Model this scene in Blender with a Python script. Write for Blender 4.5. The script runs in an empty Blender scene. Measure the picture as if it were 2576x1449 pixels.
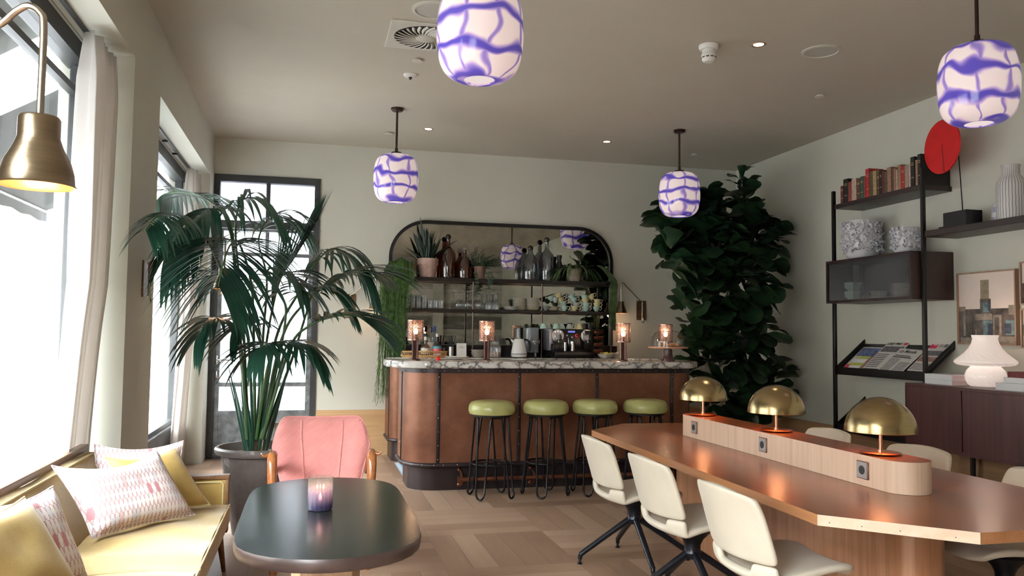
import bpy, bmesh, math, random
from mathutils import Vector, Matrix, Euler
PI = math.pi
SC = bpy.context.scene
COL = SC.collection
rnd = random.Random(7)

# ------------------------------------------------------------------ materials
class NT:
    def __init__(s, name):
        s.m = bpy.data.materials.new(name); s.m.use_nodes = True
        s.t = s.m.node_tree; s.t.nodes.clear()
        s.out = s.n('ShaderNodeOutputMaterial')
    def n(s, typ, ins=None, **kw):
        nd = s.t.nodes.new(typ)
        for k, v in kw.items(): setattr(nd, k, v)
        if ins:
            for k, v in ins.items(): s.set(nd, k, v)
        return nd
    def set(s, nd, k, v):
        sock = nd.inputs[k]
        if isinstance(v, bpy.types.NodeSocket): s.t.links.new(v, sock)
        elif isinstance(v, bpy.types.Node): s.t.links.new(v.outputs[0], sock)
        else:
            if isinstance(v, tuple) and len(v) == 3 and sock.type == 'RGBA': v = v + (1,)
            sock.default_value = v
    def math(s, op, a, b=0.0, c=None):
        ins = {0: a, 1: b}
        if c is not None: ins[2] = c
        return s.n('ShaderNodeMath', ins, operation=op).outputs[0]
    def mix(s, f, a, b):
        return s.n('ShaderNodeMix', {0: f, 6: a, 7: b}, data_type='RGBA').outputs[2]
    def ramp(s, f, stops):
        r = s.n('ShaderNodeValToRGB', {0: f})
        el = r.color_ramp.elements
        while len(el) < len(stops): el.new(.5)
        for e, (p, c) in zip(el, stops):
            e.position = p; e.color = tuple(c) + (1,) if len(c) == 3 else c
        return r.outputs[0]
    def coord(s): return s.n('ShaderNodeTexCoord').outputs['Object']
    def mapping(s, v, scale=(1, 1, 1), rot=(0, 0, 0), loc=(0, 0, 0)):
        return s.n('ShaderNodeMapping', {0: v, 1: loc, 2: rot, 3: scale}).outputs[0]
    def noise(s, v, scale=5, detail=3, rough=.5, dist=0):
        return s.n('ShaderNodeTexNoise', {'Vector': v, 'Scale': scale, 'Detail': detail, 'Roughness': rough, 'Distortion': dist})
    def sep(s, v):
        o = s.n('ShaderNodeSeparateXYZ', {0: v}).outputs
        return o[0], o[1], o[2]
    def bump(s, h, strength=.3, dist=.01):
        return s.n('ShaderNodeBump', {'Height': h, 'Strength': strength, 'Distance': dist}).outputs[0]
    def bsdf(s, color, rough=.5, metal=0.0, **kw):
        b = s.n('ShaderNodeBsdfPrincipled')
        s.set(b, 'Base Color', color); s.set(b, 'Roughness', rough); s.set(b, 'Metallic', metal)
        for k, v in kw.items(): s.set(b, k.replace('_', ' '), v)
        return b
    def done(s, sh):
        s.t.links.new(sh.outputs[0], s.out.inputs[0]); return s.m

def M(name, color, rough=.5, metal=0.0, var=.08, vscale=12, bump=0.0, bscale=60, **kw):
    """plain procedural material: slight noise in colour, optional bump"""
    t = NT(name); co = t.coord()
    nz = t.noise(co, vscale, 4)
    dark = tuple(c * (1 - var) for c in color); light = tuple(min(1, c * (1 + var)) for c in color)
    colr = t.ramp(nz.outputs[0], [(.3, dark), (.7, light)])
    if bump: kw['Normal'] = t.bump(t.noise(co, bscale, 2).outputs[0], bump, .004)
    return t.done(t.bsdf(colr, rough, metal, **kw))

def wood(name, c1, c2, axis='Y', rough=.35, scale=1.0, coat=0.0, c3=None, figure=1.0):
    t = NT(name); co = t.coord()
    sc = {'X': (.35, 7, 7), 'Y': (7, .35, 7), 'Z': (7, 7, .35)}[axis]
    mp = t.mapping(co, tuple(v * scale for v in sc))
    n1 = t.noise(mp, 2.2, 6, .6, figure)
    fine = t.noise(t.mapping(co, tuple(v * scale * (5 if v > 1 else 1.5) for v in sc)), 4, 3)
    f = t.math('ADD', t.math('MULTIPLY', n1.outputs[0], .75), t.math('MULTIPLY', fine.outputs[0], .25))
    stops = [(.32, c1), (.68, c2)]
    if c3: stops = [(.3, c1), (.5, c3), (.7, c2)]
    kw = {}
    if coat: kw = {'Coat_Weight': coat, 'Coat_Roughness': .12}
    return t.done(t.bsdf(t.ramp(f, stops), rough, 0, Normal=t.bump(fine.outputs[0], .08, .002), **kw))

def glass(name, tint=(1, 1, 1), refl=.12, rough=.02, opacity=0.0, ribs=None, tintw=0.0):
    """thin glass: transparent with a glossy coat (and a little body colour)"""
    t = NT(name)
    tr = t.n('ShaderNodeBsdfTransparent', {0: tint})
    gl = t.n('ShaderNodeBsdfGlossy', {'Color': (1, 1, 1), 'Roughness': rough})
    lw = t.n('ShaderNodeLayerWeight', {'Blend': .35})
    fac = t.math('MULTIPLY_ADD', t.math('POWER', lw.outputs['Facing'], 3), .5, refl)
    if ribs:
        x, y, z = t.sep(t.coord())
        w = t.math('SINE', t.math('MULTIPLY', {'X': x, 'Y': y, 'Z': z}[ribs[0]], ribs[1]))
        t.set(gl, 'Normal', t.bump(w, .6, .004))
        col = t.ramp(t.math('MULTIPLY_ADD', w, .5, .5), [(0, tuple(c * ribs[2] for c in tint)), (.45, tint)])
        t.set(tr, 0, col)
    mx = t.n('ShaderNodeMixShader', {0: fac, 1: tr, 2: gl})
    if opacity:
        df = t.n('ShaderNodeBsdfTranslucent', {0: tint})
        d2 = t.n('ShaderNodeBsdfDiffuse', {0: tint})
        dd = t.n('ShaderNodeMixShader', {0: .5, 1: df, 2: d2})
        mx = t.n('ShaderNodeMixShader', {0: opacity, 1: mx, 2: dd})
    return t.done(mx)

def emit(name, color, strength):
    t = NT(name)
    return t.done(t.n('ShaderNodeEmission', {0: color, 1: strength}))

def brass(name, c, rough=.28, brushed=True):
    t = NT(name); co = t.coord()
    nz = t.noise(t.mapping(co, (3, 3, 30) if brushed else (8, 8, 8)), 6, 3)
    col = t.ramp(nz.outputs[0], [(.3, tuple(v * .86 for v in c)), (.7, c)])
    return t.done(t.bsdf(col, t.math('MULTIPLY_ADD', nz.outputs[0], .1, rough - .05), 1.0))

# ------------------------------------------------------------------ mesh builder
class MB:
    """collects shapes; each shape keeps its own material slot; build() links ONE mesh object"""
    def __init__(s): s.v = []; s.f = []; s.mi = []; s.cur = 0
    def slot(s, i): s.cur = i; return s
    def add(s, verts, faces, mtx=None):
        o = len(s.v)
        if mtx is not None: verts = [mtx @ Vector(p) for p in verts]
        s.v += [tuple(p) for p in verts]
        s.f += [tuple(i + o for i in f) for f in faces]
        s.mi += [s.cur] * len(faces)
        return s
    def bm(s, b, mtx=None):
        b.verts.ensure_lookup_table(); b.verts.index_update()
        s.add([v.co.copy() for v in b.verts], [[v.index for v in f.verts] for f in b.faces], mtx); b.free()
        return s
    def box(s, x0, x1, y0, y1, z0, z1, r=0.0, seg=2, mtx=None):
        b = bmesh.new(); bmesh.ops.create_cube(b, size=1)
        for v in b.verts:
            v.co = Vector(((x0 + x1) / 2 + v.co.x * (x1 - x0), (y0 + y1) / 2 + v.co.y * (y1 - y0), (z0 + z1) / 2 + v.co.z * (z1 - z0)))
        if r: bmesh.ops.bevel(b, geom=list(b.edges), offset=r, segments=seg, profile=.5, affect='EDGES')
        return s.bm(b, mtx)
    def lathe(s, prof, c=(0, 0, 0), n=32, cap=True, mtx=None, scale=(1, 1)):
        vs = []; fs = []
        for r, z in prof:
            for k in range(n):
                a = 2 * PI * k / n
                vs.append((c[0] + r * math.cos(a) * scale[0], c[1] + r * math.sin(a) * scale[1], c[2] + z))
        for i in range(len(prof) - 1):
            for k in range(n):
                k2 = (k + 1) % n
                fs.append((i * n + k, i * n + k2, (i + 1) * n + k2, (i + 1) * n + k))
        if cap:
            if prof[0][0] > 1e-5: fs.append(tuple(range(n))[::-1])
            if prof[-1][0] > 1e-5: fs.append(tuple((len(prof) - 1) * n + k for k in range(n)))
        return s.add(vs, fs, mtx)
    def cyl(s, p0, p1, r0, r1=None, n=16):
        return s.tube([p0, p1], r0 if r1 is None else [r0, r1], n)
    def tube(s, path, r, n=10, closed=False, cap=True, flat=1.0):
        P = [Vector(p) for p in path]; m = len(P)
        R = r if isinstance(r, (list, tuple)) else [r] * m
        tang = []
        for i in range(m):
            a = P[(i - 1) % m] if (closed or i > 0) else P[i]
            b = P[(i + 1) % m] if (closed or i < m - 1) else P[i]
            d = (b - a)
            tang.append(d.normalized() if d.length > 1e-9 else Vector((0, 0, 1)))
        up = Vector((0, 0, 1)) if abs(tang[0].z) < .9 else Vector((1, 0, 0))
        u = tang[0].cross(up).normalized()
        vs = []; fs = []
        for i in range(m):
            t = tang[i]
            u = (u - t * u.dot(t))
            u = u.normalized() if u.length > 1e-6 else t.orthogonal().normalized()
            w = t.cross(u)
            for k in range(n):
                a = 2 * PI * k / n
                vs.append(P[i] + u * (R[i] * math.cos(a)) + w * (R[i] * flat * math.sin(a)))
        for i in range(m if closed else m - 1):
            j = (i + 1) % m
            for k in range(n):
                k2 = (k + 1) % n
                fs.append((i * n + k, i * n + k2, j * n + k2, j * n + k))
        if cap and not closed:
            fs.append(tuple(range(n))[::-1]); fs.append(tuple((m - 1) * n + k for k in range(n)))
        return s.add(vs, fs)
    def prism(s, pts, z0, z1, mtx=None, bevel=0.0, seg=2):
        b = bmesh.new()
        lo = [b.verts.new((x, y, z0)) for x, y in pts]; hi = [b.verts.new((x, y, z1)) for x, y in pts]
        n = len(pts)
        b.faces.new(lo[::-1]); b.faces.new(hi)
        for i in range(n): b.faces.new((lo[i], lo[(i + 1) % n], hi[(i + 1) % n], hi[i]))
        bmesh.ops.recalc_face_normals(b, faces=list(b.faces))
        if bevel:
            ed = [e for e in b.edges if abs(e.verts[0].co.z - e.verts[1].co.z) < 1e-6]
            bmesh.ops.bevel(b, geom=ed, offset=bevel, segments=seg, profile=.5, affect='EDGES')
        return s.bm(b, mtx)
    def sphere(s, c, r, n=16, scale=(1, 1, 1)):
        prof = [(max(1e-6, r * math.sin(PI * i / n)), -r * math.cos(PI * i / n)) for i in range(n + 1)]
        m = Matrix.Translation(c) @ Matrix.Diagonal((*scale, 1))
        return s.lathe(prof, (0, 0, 0), max(12, n), False, m)
    def grid(s, rows, closed=False):
        """rows: list of equal-length point lists"""
        n = len(rows[0]); vs = [p for r in rows for p in r]; fs = []
        for i in range(len(rows) - 1):
            for k in range(n if closed else n - 1):
                k2 = (k + 1) % n
                fs.append((i * n + k, i * n + k2, (i + 1) * n + k2, (i + 1) * n + k))
        return s.add(vs, fs)
    def quad(s, a, b, c, d): return s.add([a, b, c, d], [(0, 1, 2, 3)])
    def mesh(s, name, mats, angle=38):
        me = bpy.data.meshes.new(name)
        me.from_pydata(s.v, [], s.f)
        for m in (mats if isinstance(mats, (list, tuple)) else [mats]): me.materials.append(m)
        me.polygons.foreach_set('material_index', s.mi)
        me.polygons.foreach_set('use_smooth', [True] * len(me.polygons))
        me.update()
        me.set_sharp_from_angle(angle=math.radians(angle))
        return me
    def build(s, name, mats, parent=None, loc=(0, 0, 0), rot=(0, 0, 0), angle=38, label=None):
        o = bpy.data.objects.new(name, s.mesh(name, mats, angle)); COL.objects.link(o)
        o.location = loc; o.rotation_euler = rot
        if parent: o.parent = parent
        if label: o['label'] = label
        return o

def mod_solid(o, t, offset=0):
    m = o.modifiers.new('solid', 'SOLIDIFY'); m.thickness = t; m.offset = offset; return o
def mod_sub(o, l=2):
    m = o.modifiers.new('sub', 'SUBSURF'); m.levels = l; m.render_levels = l; return o

def tag(o, label, cat, group=None, kind=None):
    o['label'] = label; o['category'] = cat
    if group: o['group'] = group
    if kind: o['kind'] = kind
    return o
def thing(name, label, cat, loc=(0, 0, 0), rz=0.0, group=None, rot=None):
    o = bpy.data.objects.new(name, None); COL.objects.link(o); o.empty_display_size = .1
    o.location = loc; o.rotation_euler = rot if rot else (0, 0, rz)
    return tag(o, label, cat, group)
def struct(o): o['kind'] = 'structure'; return o
def dup(root, loc, rz=None, label=None, rot=None):
    """copy a thing, its parts and their sub-parts"""
    def cp(o, par):
        c = o.copy(); COL.objects.link(c)
        if par: c.parent = par
        for ch in list(o.children): cp(ch, c)
        return c
    r = cp(root, None); r.location = loc
    if rz is not None: r.rotation_euler = (0, 0, rz)
    if rot is not None: r.rotation_euler = rot
    if label: r['label'] = label
    return r
def arc(c, r, a0, a1, n, z=None):
    out = []
    for i in range(n + 1):
        a = a0 + (a1 - a0) * i / n
        p = (c[0] + r * math.cos(a), c[1] + r * math.sin(a))
        out.append(p if z is None else p + (z,))
    return out
def stadium(x0, x1, y0, y1, n=12):
    r = (x1 - x0) / 2; cx = (x0 + x1) / 2
    return arc((cx, y0 + r), r, PI, 2 * PI, n) + arc((cx, y1 - r), r, 0, PI, n)
def rrect(x0, x1, y0, y1, r, n=6):
    return (arc((x0 + r, y0 + r), r, PI, 1.5 * PI, n) + arc((x1 - r, y0 + r), r, 1.5 * PI, 2 * PI, n)
            + arc((x1 - r, y1 - r), r, 0, .5 * PI, n) + arc((x0 + r, y1 - r), r, .5 * PI, PI, n))
def spline(pts, n=8):
    """Catmull-Rom through pts"""
    P = [Vector(p) for p in pts]; P = [P[0] * 2 - P[1]] + P + [P[-1] * 2 - P[-2]]
    out = []
    for i in range(1, len(P) - 2):
        for k in range(n):
            t = k / n; a, b, c, d = P[i - 1:i + 3]
            out.append(.5 * ((2 * b) + (c - a) * t + (2 * a - 5 * b + 4 * c - d) * t * t + (3 * b - a - 3 * c + d) * t ** 3))
    out.append(P[-2]); return out
def text(body, size, name, mat, parent, loc, rot, align='CENTER', ext=.0004, sx=1.0, shear=0.0, bold=.015):
    cu = bpy.data.curves.new(name, 'FONT'); cu.body = body; cu.size = size; cu.align_x = align; cu.align_y = 'CENTER'
    cu.extrude = ext; cu.offset = size * bold; cu.shear = shear; cu.materials.append(mat)
    tmp = bpy.data.objects.new(name, cu); COL.objects.link(tmp)
    me = bpy.data.meshes.new_from_object(tmp.evaluated_get(bpy.context.evaluated_depsgraph_get()))
    bpy.data.objects.remove(tmp); bpy.data.curves.remove(cu)
    o = bpy.data.objects.new(name, me); COL.objects.link(o); o.parent = parent
    o.location = loc; o.rotation_euler = rot; o.scale = (sx, 1, 1)
    return o
# ------------------------------------------------------------------ dimensions of the room (metres)
XL, XR, YB, YF, ZC = -1.12, 5.46, 9.83, -4.0, 3.65
WIN = [(-1.56, 1.53), (2.42, 5.50), (6.39, 9.47)]     # window bays along the left wall (y)
ZSOF = 3.16

wall_m = M('wall paint sage', (.60, .595, .52), .75, var=.02, vscale=3, bump=.05, bscale=300)
ceil_m = M('ceiling paint', (.475, .435, .36), .8, var=.02, vscale=3)
soffit_m = wall_m
steel_dark = M('dark steel paint', (.028, .031, .034), .4, var=.2, vscale=8)
steel_grey = M('grey steel paint', (.19, .20, .21), .42, var=.18, vscale=6)
oak_m = wood('oak wainscot', (.42, .25, .12), (.56, .36, .19), 'X', .4, 1.0)
oak_y = wood('oak wainscot shaded tone', (.34, .19, .10), (.46, .28, .15), 'Y', .4, 1.0)  # same oak as the back wall, shade put in as a darker colour
black_m = M('black metal', (.012, .012, .013), .35, .3, var=.1)
blackwood_m = wood('black stained wood', (.010, .008, .008), (.03, .022, .02), 'Y', .45)
linen_m = None

def floor_mat():
    t = NT('oak basket parquet'); x, y, z = t.sep(t.coord())
    m = .84; w = m / 5
    cx = t.math('FLOOR', t.math('DIVIDE', x, m)); cy = t.math('FLOOR', t.math('DIVIDE', y, m))
    par = t.math('MODULO', t.math('ABSOLUTE', t.math('ADD', cx, cy)), 2)
    u = t.math('ADD', t.math('MULTIPLY', x, par), t.math('MULTIPLY', y, t.math('SUBTRACT', 1, par)))
    v = t.math('ADD', t.math('MULTIPLY', y, par), t.math('MULTIPLY', x, t.math('SUBTRACT', 1, par)))
    pid = t.math('FLOOR', t.math('DIVIDE', u, w))
    key = t.n('ShaderNodeCombineXYZ', {0: t.math('MULTIPLY_ADD', pid, 1.7, .3), 1: t.math('MULTIPLY_ADD', cx, 3.1, .1), 2: t.math('MULTIPLY_ADD', cy, 5.3, .2)})
    rn = t.n('ShaderNodeTexWhiteNoise', {0: key}, noise_dimensions='3D').outputs[0]
    fr = t.math('FRACT', t.math('DIVIDE', u, w))
    seam = t.math('LESS_THAN', t.math('ABSOLUTE', t.math('SUBTRACT', fr, .5)), .485)
    g = t.n('ShaderNodeCombineXYZ', {0: t.math('MULTIPLY', u, 22), 1: t.math('MULTIPLY', v, 1.6), 2: t.math('MULTIPLY', pid, 3.7)})
    gr = t.noise(g, 1.6, 6, .65, .8)
    f = t.math('ADD', t.math('MULTIPLY', rn, .45), t.math('MULTIPLY', gr.outputs[0], .55))
    col = t.ramp(f, [(.2, (.205, .125, .082)), (.5, (.305, .200, .136)), (.8, (.395, .28, .20))])
    col = t.mix(seam, (.15, .10, .075), col)
    return t.done(t.bsdf(col, t.math('MULTIPLY_ADD', gr.outputs[0], .18, .30), 0, Normal=t.bump(gr.outputs[0], .06, .002)))
floor_m = floor_mat()

def concrete():
    t = NT('board marked concrete'); co = t.coord()
    n1 = t.noise(t.mapping(co, (1, 1, 4)), 1.3, 8, .7); x, y, z = t.sep(co)
    bd = t.n('ShaderNodeTexWhiteNoise', {1: t.math('FLOOR', t.math('MULTIPLY', z, 2.6))}, noise_dimensions='1D').outputs[0]
    f = t.math('ADD', t.math('MULTIPLY', n1.outputs[0], .7), t.math('MULTIPLY', bd, .3))
    return t.done(t.bsdf(t.ramp(f, [(.36, (.15, .15, .13)), (.5, (.38, .375, .33)), (.64, (.62, .61, .55))]), .85))
concrete_m = concrete()

# ------------------------------------------------------------------ shell
struct(MB().box(XL - .45, XR + .2, YF - .2, YB + .2, -.2, 0).build('floor', floor_m))
struct(MB().box(XL - .45, XR + .2, YF - .2, YB + .2, ZC, ZC + .2).build('ceiling', ceil_m))
w = MB()
ys = [YF] + [v for a in WIN for v in a] + [YB]
for i in range(0, len(ys), 2): w.box(XL - .43, XL, ys[i], ys[i + 1], 0, ZC)
for a, b in WIN: w.box(XL - .43, XL, a, b, ZSOF, ZC)
struct(w.build('wall_left', wall_m))
struct(MB().box(XR, XR + .2, YF, YB, 0, ZC).build('wall_right', wall_m))
w = MB()
w.box(XL - .43, -1.11, YB, YB + .2, 0, ZC); w.box(-1.11, .06, YB, YB + .2, 3.23, ZC); w.box(.06, XR + .2, YB, YB + .2, 0, ZC)
struct(w.build('wall_back', wall_m))
w = MB(); w.box(XL - .43, XR + .2, YF - .2, YF, 0, ZC)
struct(w.build('wall_front', concrete_m))
struct(MB().box(.075, XR, YB - .018, YB, 0, .53, .003, 1).build('trim_1', oak_m))
struct(MB().box(XR - .018, XR, YF, YB - .02, 0, .505, .003, 1).build('trim_2', oak_y))
# concrete pilasters on the wall behind the camera (seen in the bar mirror)
p_m = M('pale plaster', (.55, .55, .5), .8, var=.05)
for i, (x, ww) in enumerate(((.35, .12), (1.3, .2), (3.4, .3))):
    struct(MB().box(x, x + ww, YF, YF + .12, 0, ZC).build('trim_%d' % (3 + i), p_m))

clear_g = glass('window glass', (.97, .985, .98), .03, .01)
def window(k, y0, y1):
    f = MB()
    xa, xb = -1.47, -1.40
    f.box(xa, xb, y0, y1, .44, .50).box(xa - .03, xb + .02, y0, y1, ZSOF - .11, ZSOF)
    f.box(xa, xb, y0, y0 + .07, .5, ZSOF - .11).box(xa, xb, y1 - .07, y1, .5, ZSOF - .11)
    f.box(xa + .01, xb - .01, y0, y1, ZSOF - .30, ZSOF - .26)
    o = struct(f.build('window_%d' % k, steel_dark))
    MB().box(-1.437, -1.431, y0 + .07, y1 - .07, .5, ZSOF - .11).build('glass_pane', clear_g, o)
    MB().box(xa, xb + .008, y0, y1, 0, .435).box(xa, xb + .03, y0, y1, .435, .455).build('sill_panel', steel_grey, o)
for k, (a, b) in enumerate(WIN): window(k + 1, a, b)

# outside: pavement, courtyard, and a facade added to hold back low sky
pave_m = M('grey paving', (.11, .11, .11), .9, var=.15, vscale=2)
struct(MB().box(-40, -1.56, -30, 60, -.25, -.05).build('pavement', pave_m))
court_m = M('white courtyard render', (.45, .45, .47), .9, var=.03)
struct(MB().box(-1.5, 5, 10.04, 16, -.25, -.02).build('courtyard_paving', court_m))
struct(MB().box(-4.5, 6, 12.2, 12.4, -.2, 6.5).build('courtyard_wall', court_m))

facade_m = M('added facade grey', (.22, .215, .20), .9, var=.2, vscale=.6)
struct(MB().box(-16, -14, -30, 60, -.2, 8.5).build('added_facade', facade_m))  # facade added to block low sky and darken the upper walls inside
def awning(y0, y1, lab):
    a = thing('awning', lab, 'awning', (-1.56, (y0 + y1) / 2, 3.35), group='grey awnings outside the street windows')
    h = (y1 - y0) / 2
    m = MB().slot(0)
    rows = [[(-.02 - 1.15 * t, -h + 2 * h * k / 12, -.05 - .62 * t - .05 * math.sin(PI * t)) for k in range(13)] for t in (0, .25, .5, .75, 1)]
    rows.append([(-1.17, -h + 2 * h * k / 12, -.67 - .12 - .02 * (k % 2)) for k in range(13)])
    mod_solid(m.grid(rows).build('canvas', M('awning canvas', (.022, .025, .030), .9), a), .006)
    MB().tube([(-1.17, -h, -.69), (-1.17, h, -.69)], .02).build('front_bar', steel_dark, a)
awning(2.42, 5.5, 'grey canvas awning outside the nearer window')
awning(6.39, 9.47, 'grey canvas awning outside the window behind the palm')

# ------------------------------------------------------------------ door in the back wall
reed_g = glass('reeded glass', (.80, .83, .85), .05, .05, .3, ('X', 400, .55))
pale_g = glass('obscured glass', (.55, .555, .58), .04, .1, .3)
steel_worn = M('worn steel door paint', (.13, .14, .145), .45, .2, var=.5, vscale=14)
d = MB(); yb0, yb1 = YB - .02, YB + .10
d.box(-1.115, -1.05, yb0, yb1, 0, 3.23).box(.0, .065, yb0, yb1, 0, 3.23).box(-1.05, .0, yb0, yb1, 3.15, 3.23)
d.box(-1.05, .0, yb0 - .01, yb1, 2.615, 2.70).box(-.545, -.50, yb0 + .02, yb1 - .02, 2.70, 3.15)
d.box(-1.05, .0, yb0 + .01, yb1, 0, .03)
door = struct(d.build('door_1', steel_dark))
l = MB(); a0, a1 = YB + .005, YB + .05
l.box(-1.05, -1.0, a0, a1, .03, 2.61).box(-.05, 0, a0, a1, .03, 2.61).box(-1.0, -.05, a0, a1, 2.585, 2.61)
for z0, z1 in ((2.30, 2.34), (.805, .85), (.485, .53)): l.box(-1.0, -.05, a0, a1, z0, z1).box(-1.0, -.05, a0 - .008, a1, z0 + .012, z1 - .012)
l.box(-.54, -.50, a0, a1, 2.34, 2.585).box(-1.0, -.05, a0 + .01, a1 - .01, .03, .485)
leaf = l.build('door_leaf', steel_worn, door)
for x0, x1, z0, z1 in ((-1.0, -.54, 2.34, 2.585), (-.5, -.05, 2.34, 2.585), (-1.0, -.05, .85, 2.30), (-1.0, -.05, .53, .805)):
    MB().box(x0, x1, YB + .024, YB + .032, z0, z1).build('reeded_pane', reed_g, leaf)
for x0, x1 in ((-1.05, -.545), (-.50, 0)):
    MB().box(x0, x1, YB + .035, YB + .042, 2.70, 3.15).build('transom_pane', pale_g, door)
chrome = M('brushed steel', (.62, .62, .63), .25, 1.0, var=.06)
h = MB().box(-1.045, -1.005, YB - .008, YB + .006, 1.05, 1.16, .012)
h.tube(spline([(-1.025, YB - .005, 1.11), (-1.025, YB - .05, 1.11), (-1.0, YB - .06, 1.11), (-.86, YB - .055, 1.108)], 5), .009)
h.box(-1.043, -1.007, YB - .006, YB + .006, .90, .985, .012)
h.build('door_handle', chrome, leaf)
hg = MB()
for z in (2.05, 1.2, .35): hg.cyl((-.005, YB - .012, z - .06), (-.005, YB - .012, z + .06), .012)
hg.build('hinge', steel_grey, leaf)

# blue and white tiles in the gap behind the bar
def tile_mat():
    t = NT('blue and white cement tile'); x, y, z = t.sep(t.coord())
    a = t.math('FRACT', t.math('MULTIPLY', t.math('ADD', x, y), 6)); b = t.math('FRACT', t.math('MULTIPLY', t.math('SUBTRACT', x, y), 6))
    k = t.math('MODULO', t.math('ABSOLUTE', t.math('ADD', t.math('GREATER_THAN', a, .5), t.math('GREATER_THAN', b, .5))), 2)
    return t.done(t.bsdf(t.mix(k, (.75, .8, .83), (.12, .36, .62)), .4))
struct(MB().box(.93, 5.2, 8.22, 9.2, 0, .003).build('trim_6', tile_mat()))

# ------------------------------------------------------------------ ceiling fittings
white_p = M('white plastic', (.78, .77, .73), .45, var=.03)
paintc = M('ceiling coloured cover', (.56, .54, .47), .6, var=.03)
darkhole = M('dark recess', (.02, .02, .02), .8)
def disc_cover(x, y, lab):
    t = MB().lathe([(.045, -.012), (.042, -.018), (0, -.019)], n=28, cap=False).lathe([(.03, 0), (.03, -.012), (.045, -.012)], n=28, cap=False)
    o = t.build('ceiling_cover', paintc, None, (x, y, ZC)); tag(o, lab, 'cover plate', 'round sprinkler covers on the ceiling')
disc_cover(.78, 6.51, 'small round ceiling cover plate just in front of the slotted air diffuser')
disc_cover(.78, 9.03, 'small round ceiling cover plate near the wall above the glazed door')
disc_cover(4.45, 6.49, 'small round ceiling cover plate right of the flush speaker')
disc_cover(4.47, 9.05, 'small round ceiling cover plate near the corner with the fig tree')
t = thing('smoke_detector', 'white smoke detector hanging from the ceiling', 'smoke detector', (2.88, 5.59, ZC))
MB().lathe([(.075, 0), (.075, -.02), (.066, -.034), (.05, -.036)], n=32).build('base', white_p, t)
MB().lathe([(.048, -.034), (.05, -.06), (.055, -.068), (.058, -.085), (.05, -.115), (.036, -.128), (0, -.13)], n=32).build('sensor', white_p, t)
m = MB()
for k in range(10):
    a = 2 * PI * k / 10; m.box(-.011, .011, .048, .0555, -.101, -.09, mtx=Matrix.Rotation(a, 4, 'Z'))
m.build('vent_slot', darkhole, t)
glow_w = emit('warm spot glow', (1, .86, .66), 9)
for x, y, lab in ((3.23, 5.47, 'lit recessed ceiling spot beside the smoke detector'), (1.18, 8.75, 'lit recessed ceiling spot above the left end of the arched mirror'), (3.23, 8.75, 'lit recessed ceiling spot above the right end of the arched mirror')):
    t = thing('ceiling_spot', lab, 'spotlight', (x, y, ZC), group='recessed ceiling spots')
    MB().lathe([(.038, -.001), (.052, -.006), (.056, -.001), (.056, 0)], n=28, cap=False).build('trim_ring', M('copper ring', (.5, .3, .2), .35, .8), t)
    MB().lathe([(.038, -.002), (.0, -.002)], n=28, cap=False).build('bulb', glow_w, t)
for x, y, r, lab in ((3.765, 5.47, .145, 'flush round ceiling speaker right of the lit spot'), (.765, 5.46, .155, 'flush round ceiling speaker behind the big middle pendant')):
    t = thing('ceiling_speaker', lab, 'speaker', (x, y, ZC), group='flush round ceiling speakers')
    MB().lathe([(r, 0), (r, -.008), (r * .86, -.012), (r * .85, -.004)], n=48, cap=False).build('rim', paintc, t)
    MB().lathe([(r * .85, -.005), (0, -.006)], n=48, cap=False).build('grille', M('speaker mesh', (.46, .445, .39), .7, var=.1, vscale=200), t)
t = thing('air_diffuser', 'square ceiling air diffuser with swirl of curved blades', 'air vent', (.775, 5.98, ZC))
MB().box(-.28, .28, -.28, .28, -.012, 0, .003, 1).build('plate', paintc, t)
MB().lathe([(.235, -.0125), (.08, -.0125)], n=48, cap=False).build('recess', darkhole, t)
MB().lathe([(.085, -.013), (.07, -.024), (0, -.025)], n=32, cap=False).build('hub', paintc, t)
b = MB()
for k in range(28):
    a0 = 2 * PI * k / 28; rows = []
    for i in range(7):
        r = .075 + .16 * i / 6; a = a0 + .35 * (i / 6) ** 1.5; wd = (.09 + .05 * math.sin(PI * i / 6)) * (1.2 - .2 * i / 6)
        rows.append([(r * math.cos(a), r * math.sin(a), -.014), (r * math.cos(a + wd * .6), r * math.sin(a + wd * .6), -.024), (r * math.cos(a + wd), r * math.sin(a + wd), -.02)])
    b.grid(rows)
b.build('blade', paintc, t)
t = thing('sprinkler', 'small white sprinkler head between air diffuser and back pendant', 'sprinkler', (.77, 6.92, ZC))
MB().lathe([(.06, 0), (.06, -.008), (.045, -.022), (.02, -.024)], n=28).build('rosette', white_p, t)
MB().cyl((0, 0, -.02), (0, 0, -.045), .016, .008).build('nozzle', black_m, t)
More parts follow.
